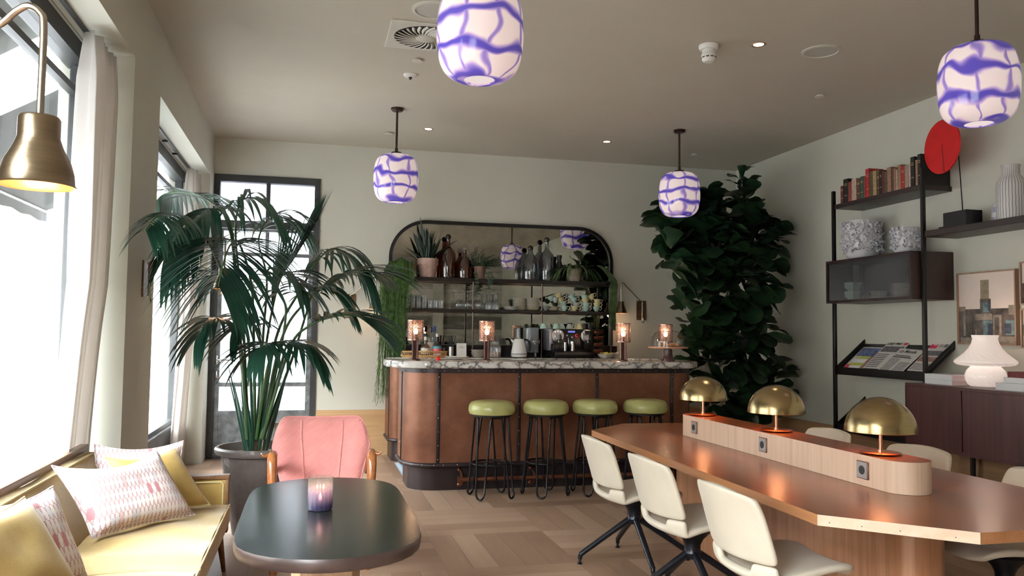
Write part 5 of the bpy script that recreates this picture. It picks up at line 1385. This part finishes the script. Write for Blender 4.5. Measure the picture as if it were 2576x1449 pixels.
tag(MB().lathe([(0, 0), (.098, 0), (.104, .02), (.106, .25), (.10, .29), (.08, .325), (.064, .345), (.062, .40), (.068, .425), (.06, .425), (.05, .35), (0, .3)], n=56, cap=False).build('striped_vase', stripes(), None, (5.24, 5.20, LZ)), 'tall white vase with black vertical stripes on the long shelf', 'vase')
t2 = NT('white and blue banded glaze'); x_, y_, z_ = t2.sep(t2.coord()); nb_ = t2.noise(t2.mapping(t2.coord(), (10, 10, 1)), 20, 2).outputs[0]
bands = t2.math('GREATER_THAN', t2.math('SINE', t2.math('MULTIPLY', z_, 75)), -.1)
bandm = t2.done(t2.bsdf(t2.mix(bands, (.72, .71, .74), t2.ramp(nb_, [(.4, (.20, .21, .32)), (.6, (.55, .55, .62))])), .35))
tag(MB().lathe([(0, 0), (.085, 0), (.09, .02), (.088, .12), (.06, .17), (.03, .195), (.026, .26), (.034, .28), (.028, .28), (0, .25)], n=44, cap=False).build('banded_vase', bandm, None, (5.34, 5.37, LZ)), 'small white and blue banded vase half hidden behind the striped one', 'vase')

# pictures on the right wall
frame_w = wood('picture frame wood', (.20, .12, .08), (.34, .22, .15), 'Z', .5)
def picture(y0, y1, z0, z1, lab, shapes, ground):
    t = thing('picture', lab, 'picture', (XR - .001, (y0 + y1) / 2, (z0 + z1) / 2), group='framed pictures on the right wall')
    a, b = (y1 - y0) / 2, (z1 - z0) / 2; f = MB(); w = .012
    f.box(-.045, 0, -a, a, -b, -b + w).box(-.045, 0, -a, a, b - w, b).box(-.045, 0, -a, -a + w, -b + w, b - w).box(-.045, 0, a - w, a, -b + w, b - w)
    f.build('frame', frame_w, t)
    m = MB(); mats = [ground]; m.box(-.03, -.01, -a + w, a - w, -b + w, b - w)
    for i, (u0, u1, v0, v1, mm) in enumerate(shapes):     # u from left (larger y) to right, v from bottom
        if mm not in mats: mats.append(mm)
        W, H = 2 * (a - w), 2 * (b - w)
        m.slot(mats.index(mm)).box(-.0304 - .00012 * i, -.029, (a - w) - u1 * W, (a - w) - u0 * W, -(b - w) + v0 * H, -(b - w) + v1 * H)
    m.build('painting', mats, t)
pk = M('pale pink ground', (.66, .57, .52), .5, var=.02); ash = M('ash wash', (.075, .06, .052), .6, var=.7, vscale=14); ash2 = M('grey brown wash', (.20, .165, .13), .6, var=.4, vscale=20); tl_ = M('teal wash', (.09, .145, .155), .5, var=.7, vscale=18); ol_ = M('olive stroke', (.18, .15, .10), .6, var=.3, vscale=20); nv_ = M('navy stroke', (.03, .036, .055), .5, var=.5, vscale=30)
picture(5.355, 5.965, 1.40, 2.01, 'framed abstract painting of dark blocks on pale pink above the white lamp',
        [(0, 1, .0, .49, ash), (.02, .98, 0, .10, ash2), (.0, .12, .44, .53, ash2), (.88, 1, .40, .53, ash2), (.40, .55, .60, .90, ol_), (.39, .58, .40, .63, ash), (.44, .54, .44, .58, tl_), (.53, .575, .46, .60, nv_), (.30, .60, .33, .42, ash2), (.44, .60, .05, .32, tl_), (.52, .60, .1, .28, nv_), (.62, .76, .08, .40, ash2), (.64, .72, .12, .36, ash), (.83, .98, .12, .32, tl_), (.80, .92, .14, .28, nv_), (.0, .25, .08, .46, ash), (.08, .12, .1, .45, ash2), (.30, .32, .05, .2, ash2)], pk)
picture(4.93, 5.315, 1.72, 2.06, 'upper small framed picture at the right edge beside the painting', [(0, 1, 0, .5, ash), (.3, .6, .5, .8, tl_)], pk)
picture(4.93, 5.315, 1.38, 1.69, 'lower small framed picture at the right edge beside the painting', [(0, 1, .3, .6, ash2), (.5, .9, .1, .4, ol_)], pk)

# sideboard
rose_w = wood('rosewood veneer', (.038, .013, .013), (.10, .036, .032), 'Z', .36, .6, 0, (.065, .023, .021), 2.2)
cr = thing('sideboard', 'dark rosewood sideboard with sliding doors under the pictures', 'sideboard', (5.18, 4.6, 0))
y0, y1 = 3.2 - 4.6, 6.0 - 4.6
MB().box(-.27, .268, y0, y1, 1.045, 1.07, .002, 1).box(-.27, .268, y0, y1, .545, .57).box(-.27, .268, y0, y0 + .024, .57, 1.045).box(-.27, .268, y1 - .024, y1, .57, 1.045).box(.25, .268, y0 + .024, y1 - .024, .57, 1.045).build('carcass', rose_w, cr)
for a, b in ((5.385, 5.985), (4.78, 5.375), (4.17, 4.77), (3.215, 4.16)):
    d_ = MB().box(-.268, -.25, a - 4.6, b - 4.6, .558, 1.05, .002, 1).build('door', rose_w, cr)
    MB().box(-.2695, -.262, a - 4.6 + .004, a - 4.6 + .014, .74, .83, .003, 1).build('finger_pull', darkhole, d_)
for y in (5.78, 3.5):
    for x in (-.20, .2): MB().cyl((x, y - 4.6, .546), (x, y - 4.6, 0), .022, .018, 14).build('leg', black_m, cr)
def swirl_glass():
    t3 = NT('lit white swirl glass'); x, y, z = t3.sep(t3.coord()); a = t3.math('ARCTAN2', y, x)
    f = t3.math('SINE', t3.math('ADD', t3.math('MULTIPLY', a, 22), t3.math('MULTIPLY', z, 190)))
    col = t3.ramp(t3.math('MULTIPLY_ADD', f, .5, .5), [(0, (.78, .58, .50)), (.6, (.92, .76, .68))])
    b = t3.bsdf((.8, .75, .72), .15); t3.set(b, 'Emission Color', col); t3.set(b, 'Emission Strength', .5)
    return t3.done(b)
t = thing('glass_lamp', 'glowing white swirled glass mushroom lamp on the sideboard', 'table lamp', (5.19, 5.43, 1.071))
sg = swirl_glass()
MB().lathe([(0, .004), (.11, .004), (.13, .02), (.146, .06), (.148, .09), (.135, .13), (.108, .158), (.098, .17)], n=64, cap=False).build('lamp_base', sg, t)
MB().lathe([(.10, .165), (.17, .166), (.205, .173), (.224, .190), (.221, .206), (.192, .230), (.152, .264), (.120, .302), (.099, .342), (.090, .378), (.098, .408), (.09, .408), (.083, .38)], n=64, cap=False).build('lamp_shade', sg, t)
wb = M('white book cover', (.74, .74, .77), .45, var=.02); pkb = M('blush book cover', (.58, .44, .42), .5, var=.03); dkb = M('book black edge', (.02, .02, .022), .5)
def flat_book(loc, w, l, h, rz, lab, m1, m2, group):
    t = thing('book', lab, 'book', loc, rz, group)
    MB().box(-w / 2, w / 2, -l / 2, l / 2, 0, .003).box(-w / 2, w / 2, -l / 2, l / 2, h - .003, h).box(-w / 2, -w / 2 + .003, -l / 2, l / 2, .003, h - .003).build('cover', m1, t)
    MB().box(-w / 2 + .003, w / 2 - .004, -l / 2 + .004, l / 2 - .004, .003, h - .003).build('pages', m2, t)
flat_book((5.14, 5.745, 1.071), .24, .30, .04, .0, 'lower white book lying left of the glowing lamp', wb, pkb, 'books lying on the sideboard')
flat_book((5.14, 5.745, 1.112), .24, .30, .042, .01, 'upper white book lying left of the glowing lamp', wb, pkb, 'books lying on the sideboard')
flat_book((5.10, 4.955, 1.071), .24, .33, .055, 0, 'bottom white book of the pile right of the glowing lamp', wb, wb, 'books lying on the sideboard')
flat_book((5.12, 4.935, 1.127), .22, .28, .04, .03, 'middle white book of the pile right of the glowing lamp', wb, wb, 'books lying on the sideboard')
flat_book((5.13, 4.93, 1.168), .21, .25, .042, .0, 'top book with a red cover on the pile right of the glowing lamp', cm['dark red'], wb, 'books lying on the sideboard')
# ------------------------------------------------------------------ blown glass pendants
def pendant_glass():
    t = NT('lit white glass with violet veins'); co = t.coord(); x, y, z = t.sep(co)
    seed = t.n('ShaderNodeObjectInfo').outputs['Random']
    a = t.math('ARCTAN2', y, x)
    off = t.n('ShaderNodeCombineXYZ', {0: t.math('MULTIPLY', seed, 37), 1: t.math('MULTIPLY', seed, 11), 2: t.math('MULTIPLY', seed, 5)})
    v = t.n('ShaderNodeVectorMath', {0: co, 1: off}, operation='ADD').outputs[0]
    w1 = t.math('MULTIPLY', t.math('SUBTRACT', t.noise(v, 5.5, 1, .4).outputs[0], .5), 1.1)
    w2 = t.math('MULTIPLY', t.math('SUBTRACT', t.noise(t.mapping(v, loc=(9, 3, 1)), 4.5, 1, .4).outputs[0], .5), .22)
    nv = 8
    gu = t.math('ADD', t.math('MULTIPLY', a, nv / (2 * PI)), t.math('ADD', w1, seed))
    du = t.math('MULTIPLY', t.math('ABSOLUTE', t.math('SUBTRACT', t.math('FRACT', gu), .5)), 2 * PI * .22 / nv)
    gz = t.math('DIVIDE', t.math('ADD', z, w2), .145)
    dz = t.math('MULTIPLY', t.math('ABSOLUTE', t.math('SUBTRACT', t.math('FRACT', gz), .5)), .145)
    wn = t.math('MULTIPLY_ADD', t.noise(v, 7, 1).outputs[0], .060, -.007)
    lu = t.n('ShaderNodeMapRange', {0: du, 1: t.math('MULTIPLY', wn, .1), 2: t.math('MULTIPLY', wn, 1.15), 3: 1.0, 4: 0.0}, interpolation_type='SMOOTHSTEP').outputs[0]
    lz = t.n('ShaderNodeMapRange', {0: dz, 1: t.math('MULTIPLY', wn, .3), 2: t.math('MULTIPLY', wn, 1.7), 3: 1.0, 4: 0.0}, interpolation_type='SMOOTHSTEP').outputs[0]
    l = t.math('MAXIMUM', t.math('MULTIPLY', lu, .75), lz)
    col = t.ramp(l, [(0, (.86, .72, .72)), (.5, (.42, .30, .60)), (1, (.085, .06, .38))])
    b = t.bsdf(col, .12); t.set(b, 'Emission Color', col); t.set(b, 'Emission Strength', .42)
    return t.done(b)
pg = pendant_glass()
bronze_p = M('dark bronze', (.06, .035, .03), .3, .8, var=.1)
def pendant(loc, lab, first=None, rz=0.0):
    if first: return dup(first, loc, rz, lab)
    t = thing('pendant_lamp', lab, 'pendant lamp', loc, rz, group='violet veined glass pendant lamps')
    pr = [(.078, -.935), (.12, -.930), (.165, -.905), (.195, -.865), (.212, -.80), (.219, -.72), (.217, -.64), (.205, -.56), (.180, -.505), (.14, -.475), (.09, -.464), (.05, -.460)]
    rows = [(r, z) for r, z in pr]
    MB().lathe([(p.x, p.y) for p in spline([(r, z, 0) for r, z in rows], 4)], n=64, cap=False).build('glass_shade', pg, t, angle=70)
    MB().lathe([(.077, -.928), (0, -.926)], n=40, cap=False).build('diffuser', emit('soft white diffuser', (1, .84, .80), .85), t)
    MB().lathe([(0, -.440), (.05, -.440), (.056, -.448), (.056, -.464), (0, -.466)], n=32, cap=False).cyl((0, 0, -.44), (0, 0, -.40), .016).build('cap', bronze_p, t)
    MB().cyl((0, 0, -.41), (0, 0, -.03), .011, n=14).build('stem', bronze_p, t)
    MB().lathe([(0, 0), (.062, 0), (.062, -.018), (.05, -.030), (0, -.032)], n=36, cap=False).build('canopy', bronze_p, t)
    return t
p0 = pendant((.77, 8.02, ZC), 'violet veined glass pendant hanging left of the arched mirror')
pendant((3.79, 8.03, ZC), 'violet veined glass pendant hanging in front of the fig tree', p0, 1.1)
pendant((.79, 3.98, ZC), 'biggest looking glass pendant, top centre of the photo, cut by the upper edge', p0, 2.3)
pendant((3.80, 3.99, ZC), 'violet veined glass pendant at the right edge in front of the red disc', p0, 4.0)

# ------------------------------------------------------------------ palm in a grey pot
palm_m = leafmat('kentia palm leaf', (.008, .040, .026), (.022, .085, .05), .36, 5, .18)
petiole_m = M('palm stem green', (.045, .10, .03), .45, var=.3, vscale=8)
trunk_m = M('ringed palm trunk', (.28, .21, .13), .8, var=.4, vscale=25)
potg = NT('weathered grey pot'); nzp = potg.noise(potg.coord(), 7, 6, .7)
pot_m = potg.done(potg.bsdf(potg.ramp(nzp.outputs[0], [(.30, (.085, .070, .066)), (.58, (.135, .115, .108)), (.66, (.30, .28, .28))]), .5, 0, Normal=potg.bump(nzp.outputs[0], .25, .01)))
t = thing('potted_palm', 'tall kentia palm in a big grey pot between sofa and pink armchair', 'potted plant', (-.335, 6.20, 0))
po = MB().lathe([(0, .0), (.17, .0), (.178, .01), (.265, .545), (.272, .565), (.30, .572), (.312, .59), (.312, .61), (.300, .622), (.285, .622), (.272, .60), (.262, .55), (0, .55)], n=64, cap=False).build('pot', pot_m, t)
gm = MB(); r = random.Random(2)
for k in range(420):
    a = r.uniform(0, 2 * PI); q = .245 * math.sqrt(r.random()); gm.sphere((q * math.cos(a), q * math.sin(a), .555), r.uniform(.007, .014), 4, (1.2, 1, .8))
g_ = gm.build('gravel', M('grey gravel', (.26, .23, .20), .9, var=.5, vscale=40), po); g_['kind'] = 'stuff'
tr = MB()
for x, y, h, rr in ((-.055, -.05, .20, .026), (-.02, .0, .14, .03), (.10, -.01, .24, .022), (.02, .05, .12, .026)):
    tr.tube([(x, y, .54), (x + .004, y, .54 + h * .5), (x + .012, y, .54 + h)], [rr, rr * .85, rr * .6], 12)
tr.build('trunk', trunk_m, t)
FR = [
 [(-0.37, 6.15, 0.67), (-0.39, 6.10, 1.25), (-0.41, 5.95, 1.75), (-0.48, 5.75, 2.02), (-0.51, 5.50, 2.00), (-0.53, 5.30, 1.88), (-0.55, 5.20, 1.71)],
 [(-0.42, 6.20, 0.67), (-0.51, 6.20, 1.48), (-0.57, 6.15, 2.10), (-0.65, 6.05, 2.29), (-0.77, 5.95, 2.22), (-0.87, 5.85, 2.10), (-0.94, 5.80, 1.94)],
 [(-0.44, 6.25, 0.68), (-0.52, 6.35, 1.54), (-0.61, 6.50, 2.23), (-0.76, 6.65, 2.42), (-0.96, 6.82, 2.52), (-1.15, 6.95, 2.53), (-1.25, 7.02, 2.46)],
 [(-0.41, 6.15, 0.67), (-0.52, 6.05, 1.53), (-0.67, 5.85, 2.00), (-0.81, 5.62, 2.14), (-0.88, 5.40, 2.16), (-.92, 5.22, 2.11), (-.95, 5.10, 2.02)],
 [(-0.35, 6.25, 0.66), (-0.33, 6.30, 1.25), (-0.25, 6.35, 1.78), (-0.14, 6.40, 2.00), (-0.01, 6.45, 2.23)],
 [(-0.34, 6.20, 0.67), (-0.25, 6.25, 1.39), (-0.07, 6.30, 1.78), (0.05, 6.35, 2.00), (0.17, 6.40, 2.08), (0.32, 6.40, 1.98), (0.43, 6.40, 1.83)],
 [(-0.33, 6.15, 0.69), (-0.21, 6.10, 1.37), (-0.06, 6.10, 1.64), (0.12, 6.10, 1.79), (0.32, 6.15, 1.89), (0.50, 6.20, 1.88)],
 [(-0.32, 6.10, 0.68), (-0.15, 6.00, 1.31), (-0.02, 5.95, 1.48), (0.15, 5.90, 1.55), (0.30, 5.90, 1.56), (0.40, 5.90, 1.50)],
 [(-0.42, 6.10, 0.68), (-0.48, 6.00, 1.37), (-0.58, 5.90, 1.50), (-0.66, 5.85, 1.51), (-0.73, 5.80, 1.39)],
 [(-0.36, 6.10, 0.68), (-0.29, 5.95, 1.18), (-0.24, 5.85, 1.33), (-0.28, 5.75, 1.36), (-0.35, 5.70, 1.31)],
 [(-0.32, 6.15, 0.67), (-0.21, 6.10, 1.17), (-0.16, 6.05, 1.35), (-0.07, 6.00, 1.36), (0.02, 6.00, 1.27)],
 [(-0.39, 6.25, 0.68), (-0.45, 6.35, 1.36), (-0.53, 6.40, 1.72), (-0.65, 6.45, 1.86), (-0.77, 6.50, 1.83)],
 [(-0.37, 6.25, 0.66), (-0.35, 6.40, 1.39), (-0.34, 6.50, 1.84), (-0.41, 6.55, 2.15), (-0.30, 6.60, 2.33), (-0.15, 6.60, 2.29)],
 [(-0.42, 6.20, 0.67), (-0.49, 6.30, 1.54), (-0.56, 6.35, 2.12), (-0.54, 6.35, 2.38), (-0.44, 6.35, 2.43), (-0.29, 6.35, 2.31)],
 [(-0.33, 6.10, 0.68), (-0.25, 6.10, 1.08), (-0.18, 6.10, 1.57), (-0.24, 6.05, 1.76), (-0.18, 6.00, 1.85), (-0.07, 5.95, 1.76)],
 [(-0.35, 6.20, 0.67), (-0.33, 6.15, 1.08), (-0.36, 6.10, 1.42), (-0.45, 6.05, 1.53), (-0.52, 6.00, 1.45)],
 [(-0.32, 6.20, 0.67), (-0.13, 6.25, 1.25), (-0.05, 6.30, 1.54), (0.01, 6.35, 1.73), (0.13, 6.35, 1.76), (0.25, 6.35, 1.64)],
]
#      leaflets/side, length, start fraction, width, droop
FP = [(30, .56, .50, .021, 1.15), (28, .54, .48, .021, 1.3), (28, .56, .50, .021, .8), (18, .32, .60, .016, 1.3), (24, .46, .40, .011, -.1),
      (22, .44, .48, .016, 1.6), (26, .48, .44, .017, .8), (24, .46, .46, .018, .6), (14, .34, .52, .021, 1.2), (12, .36, .56, .023, 1.3), (12, .38, .54, .020, 1.2),
      (18, .42, .50, .019, 1.0), (16, .46, .56, .016, 1.4), (16, .46, .56, .016, 1.5), (18, .42, .50, .018, 1.2), (12, .36, .56, .021, .9), (14, .36, .56, .018, 1.0)]
r = random.Random(21)
for pts, (nl, L, t0, wd, dr) in zip(FR, FP):
    sp = [Vector(p) - Vector((-.335, 6.20, 0)) for p in spline(pts, 10)]
    n = len(sp); m = MB()
    m.slot(1).tube(sp, [.0105 * (1 - .8 * i / (n - 1)) + .0012 for i in range(n)], 8)
    m.slot(0)
    for k in range(nl):
        f = t0 + (1 - t0) * (k + .3) / nl; i = min(n - 2, int(f * (n - 1))); p = sp[i].lerp(sp[i + 1], f * (n - 1) - i)
        d = (sp[min(n - 1, i + 1)] - sp[max(0, i - 1)]).normalized()
        s = d.cross(Vector((0, 0, 1)))
        s = s.normalized() if s.length > .05 else Vector((1, 0, 0))
        up = s.cross(d).normalized(); q = (f - t0) / (1 - t0)
        LL_ = L * (.55 + .65 * math.sin(PI * min(1, .18 + .72 * q))) * r.uniform(.88, 1.08)
        fw = .30 + .9 * q
        for sd in (1, -1):
            if dr < 0: dv = d * 1.0 + s * sd * .16 + up * .10
            else: dv = s * sd + d * fw + up * (.22 + r.uniform(-.08, .1))
            for k2 in (1, .8, .6, .45):
                b_ = MB(); blade(b_, p, dv, LL_ * k2, wd * (.5 + .5 * k2), dr * r.uniform(.85, 1.1), 8, .22, sd * .12, wp=.6)
                if all(x - .335 > (-1.09 if y + 6.2 < 6.41 else -1.37) and y + 6.2 < 9.7 for x, y, z in b_.v):
                    m.add(b_.v, b_.f); break
    m.build('frond', [palm_m, petiole_m], t, angle=75)
# young stems inside the clump
m = MB()
for k in range(16):
    a = r.uniform(0, 2 * PI); b0 = Vector((-.03 + .07 * math.cos(a), -.03 + .05 * math.sin(a), .55)); L = r.uniform(.35, .75)
    blade(m, b0, (math.cos(a) * .22, math.sin(a) * .18, 1), L, r.uniform(.010, .02), .1, 8, .5, r.uniform(-1, 1), wp=.8, tipw=.1)
m.build('young_leaves', palm_m, t)

# ------------------------------------------------------------------ fiddle leaf fig in the corner
fig_m = NT('fiddle leaf'); nf_ = fig_m.noise(fig_m.coord(), 9, 4)
fc = fig_m.ramp(nf_.outputs[0], [(.3, (.008, .026, .012)), (.6, (.016, .044, .019)), (.8, (.04, .085, .028))])
fb = fig_m.bsdf(fc, .33); ft = fig_m.n('ShaderNodeBsdfTranslucent', {0: fc})
fig_m = fig_m.done(fig_m.n('ShaderNodeMixShader', {0: .12, 1: fb, 2: ft}))
t = thing('fiddle_leaf_fig', 'huge dark fiddle leaf fig tree filling the corner right of the bar', 'potted plant', (4.45, 8.75, 0))
pot(t, .24, .31, .48, M('black clay pot', (.02, .018, .017), .6), .02, .05)
bark = M('pale fig bark', (.34, .30, .24), .85, var=.4, vscale=30, bump=.4, bscale=40)
blobs = [(-.10, -.25, 2.50, .50, .42, .42, 120), (.48, -.20, 2.52, .34, .38, .45, 84), (-.70, -.42, 2.28, .26, .20, .28, 44), (.15, -.35, 2.02, .55, .42, .38, 96), (-.28, -.42, 1.66, .33, .30, .32, 56),
         (.30, -.35, 1.45, .42, .36, .48, 84), (-.22, -.50, 1.18, .28, .24, .28, 40), (.52, -.35, .88, .30, .30, .34, 40), (.02, -.45, .78, .40, .30, .28, 40), (-.15, -.15, 2.88, .36, .26, .20, 40), (.42, -.15, 2.98, .17, .18, .18, 16), (-.36, -.08, 2.75, .24, .22, .22, 24)]
tk = MB()
tr0 = spline([(0, 0, .43), (-.06, -.15, .9), (-.10, -.25, 1.4), (0, -.2, 1.9), (.05, -.2, 2.4), (.36, -.15, 2.9), (.41, -.15, 3.28)], 6)
tk.tube(tr0, [.05 - .042 * i / (len(tr0) - 1) for i in range(len(tr0))], 12)
for cx, cy, cz, *_ in blobs:
    src = min(tr0, key=lambda p: abs(p[2] - (cz - .45)))
    tk.tube(spline([tuple(src), ((src[0] + cx) / 2, (src[1] + cy) / 2, (src[2] + cz) / 2 - .05), (cx, cy, cz)], 4), [.02, .019, .018, .017, .015, .014, .012, .01, .008], 8)
tk.tube(spline([(-.06, -.25, .80), (-.16, -.42, 1.0), (-.24, -.5, 1.12), (-.3, -.52, 1.3)], 5), .035, 10)
tk.build('trunk', bark, t)
lf = MB(); r = random.Random(33)
def fig_leaf(p, d, L, W):
    d = Vector(d).normalized(); s = d.cross(Vector((0, 0, 1)))
    s = s.normalized() if s.length > .05 else Vector((1, 0, 0))
    s = Matrix.Rotation(r.uniform(-.7, .7), 3, d) @ s
    nrm = s.cross(d).normalized(); p = Vector(p); rows = []
    for i in range(9):
        f = i / 8
        w = W * (.08, .40, .56, .60, .74, .94, 1.0, .90, .45)[i] * .5
        c = p + d * (L * f) - nrm * (L * .20 * f * f) + Vector((0, 0, -L * .14 * f * f))
        wv = .008 * math.sin(f * 11 + p.x * 9)
        rows.append([c - s * w + nrm * (.20 * w + wv), c - s * w * .5 + nrm * .04 * w, c, c + s * w * .5 + nrm * .04 * w, c + s * w + nrm * (.20 * w - wv)])
    if any(q.x < -.86 or (q.x < -.60 and 1.3 < q.z < 2.14) for r_ in rows for q in r_): return
    lf.grid(rows)
for cx, cy, cz, rx, ry, rz, n in blobs:
    for k in range(n):
        v = Vector((r.gauss(0, 1), r.gauss(0, 1), r.gauss(0, 1))).normalized() * (r.random() ** .4)
        p = Vector((cx + v.x * rx * .72, cy + v.y * ry * .72, cz + v.z * rz * .8))
        d = Vector((v.x * 1.1, v.y * 1.1 - .25, v.z * .6 + .25)) + Vector((r.uniform(-.6, .6), r.uniform(-.6, .6), r.uniform(-.5, .5)))
        fig_leaf(p, d, r.uniform(.24, .34), r.uniform(.19, .28))
for k in range(9):
    a = 2.4 * k; z = 3.02 + .04 * k
    fig_leaf((.40, -.15, z), (math.cos(a), math.sin(a), .35 + .09 * k), .25, .11)
for i, (x, y, z) in enumerate(lf.v):
    wx, wy = x + 4.45, y + 8.75
    if wx > 5.43: x = 5.43 - 4.45 - (wx - 5.43) * .05
    if wy > 9.80: y = 9.80 - 8.75
    lf.v[i] = (x, y, max(z, .06))
lf.build('leaves', fig_m, t, angle=70)

# ------------------------------------------------------------------ street tree outside
st_m = leafmat('street tree leaf', (.10, .16, .05), (.20, .26, .10), .6, 6, .4)
t = thing('street_tree', 'pale street tree outside, faint behind the bright window', 'tree', (-9.2, 27.5, -.05))
m = MB(); r = random.Random(3)
tk = MB().tube([(0, 0, 0), (.1, 0, 2), (0, .1, 4), (.2, 0, 6.4)], [.13, .10, .08, .03], 10)
for k in range(9):
    a = 2.4 * k; z = 2.4 + .4 * k; tk.tube([(0, 0, z), (.8 * math.cos(a), .8 * math.sin(a), z + .5), (1.5 * math.cos(a), 1.5 * math.sin(a), z + .8)], [.05, .03, .012], 6)
tk.build('trunk', bark, t)
for k in range(900):
    v = Vector((r.gauss(0, .75), r.gauss(0, .75), r.gauss(0, 1.15))); blade(m, v + Vector((0, 0, 4.6)), (r.uniform(-1, 1), r.uniform(-1, 1), r.uniform(-1, .4)), .22, .07, .4, 3)
m.build('foliage', st_m, t)

# ------------------------------------------------------------------ light
w = bpy.data.worlds.new('overcast sky'); SC.world = w; w.use_nodes = True
nt = w.node_tree; bg = nt.nodes['Background']; bg.inputs[0].default_value = (.985, .99, 1.0, 1); bg.inputs[1].default_value = 88.0
_g = nt.nodes.new('ShaderNodeTexCoord'); _s = nt.nodes.new('ShaderNodeSeparateXYZ'); _r = nt.nodes.new('ShaderNodeValToRGB')
nt.links.new(_g.outputs['Generated'], _s.inputs[0]); nt.links.new(_s.outputs[2], _r.inputs[0]); nt.links.new(_r.outputs[0], bg.inputs[0])
_r.color_ramp.elements[0].color = (.42, .425, .44, 1); _r.color_ramp.elements[1].color = (.94, .975, 1, 1)
def portal(name, loc, rot, sx_, sy_):
    l = bpy.data.lights.new(name, 'AREA'); l.shape = 'RECTANGLE'; l.size = sx_; l.size_y = sy_; l.cycles.is_portal = True
    o = bpy.data.objects.new(name, l); COL.objects.link(o); o.location = loc; o.rotation_euler = rot; return o
for i, (a, b) in enumerate(WIN):
    portal('daylight_portal', (-1.54, (a + b) / 2, 1.78), (0, -PI / 2, 0), 2.6, b - a)
portal('daylight_portal', (-.52, YB + .12, 1.85), (-PI / 2, 0, 0), 1.0, 2.6)
def lamp(name, loc, color, watts, size=.03):
    l = bpy.data.lights.new(name, 'POINT'); l.energy = watts; l.color = color; l.shadow_soft_size = size
    o = bpy.data.objects.new(name, l); COL.objects.link(o); o.location = loc
for x, y, z in ((.945, 7.64, ZB + .31), (1.62, 7.62, ZB + .31), (3.005, 7.64, ZB + .31), (3.63, 8.02, ZB + .31)): lamp('bar_lamp_light', (x, y, z), (1, .62, .36), 3.0, .02)
for x, y in ((2.70, 5.33), (2.695, 4.385), (2.69, 3.46)): lamp('dome_lamp_light', (x, y, 1.035), (1, .42, .18), 2.5)
lamp('glass_lamp_light', (5.19, 5.43, 1.52), (1, .72, .55), 2.0, .08)
for x, y, z in ((-.56, 1.87, 1.73), (-.62, 6.2, 1.75), (.72, 9.6, 1.70), (3.75, 9.6, 1.70)): lamp('wall_lamp_light', (x, y, z), (1, .68, .42), 1.3)
for x, y in ((3.23, 5.47), (1.18, 8.75), (3.23, 8.75)):
    l_ = bpy.data.lights.new('ceiling_spot_light', 'SPOT'); l_.energy = 32; l_.color = (1, .84, .66); l_.spot_size = 1.15; l_.spot_blend = .7; l_.shadow_soft_size = .035
    o_ = bpy.data.objects.new('ceiling_spot_light', l_); COL.objects.link(o_); o_.location = (x, y, ZC - .012)
lamp('candle_light', (.058, 3.84, ZT + .085), (1, .5, .2), .6, .01)

# ------------------------------------------------------------------ camera and view
cam = bpy.data.cameras.new('camera'); cam.lens = 2060.9 / 2576 * 36; cam.sensor_width = 36; cam.clip_start = .02
co_ = bpy.data.objects.new('camera', cam); COL.objects.link(co_); SC.camera = co_
yw, pt, rl = .239324857, .0549922028, -.0120406624
fwd = Vector((math.sin(yw) * math.cos(pt), math.cos(yw) * math.cos(pt), math.sin(pt))); rt = Vector((math.cos(yw), -math.sin(yw), 0)); dn = fwd.cross(rt)
r2 = rt * math.cos(rl) + dn * math.sin(rl); d2 = dn * math.cos(rl) - rt * math.sin(rl)
mw = Matrix((r2, -d2, -fwd)).transposed().to_4x4(); mw.translation = (0, 0, 1.45); co_.matrix_world = mw
vs = SC.view_settings; vs.view_transform = 'Standard'; vs.look = 'None'; vs.gamma = 1; vs.use_curve_mapping = False; vs.exposure = 0.0
SC.cycles.max_bounces = 10; SC.cycles.diffuse_bounces = 6; SC.cycles.transparent_max_bounces = 24; SC.cycles.sample_clamp_indirect = 6
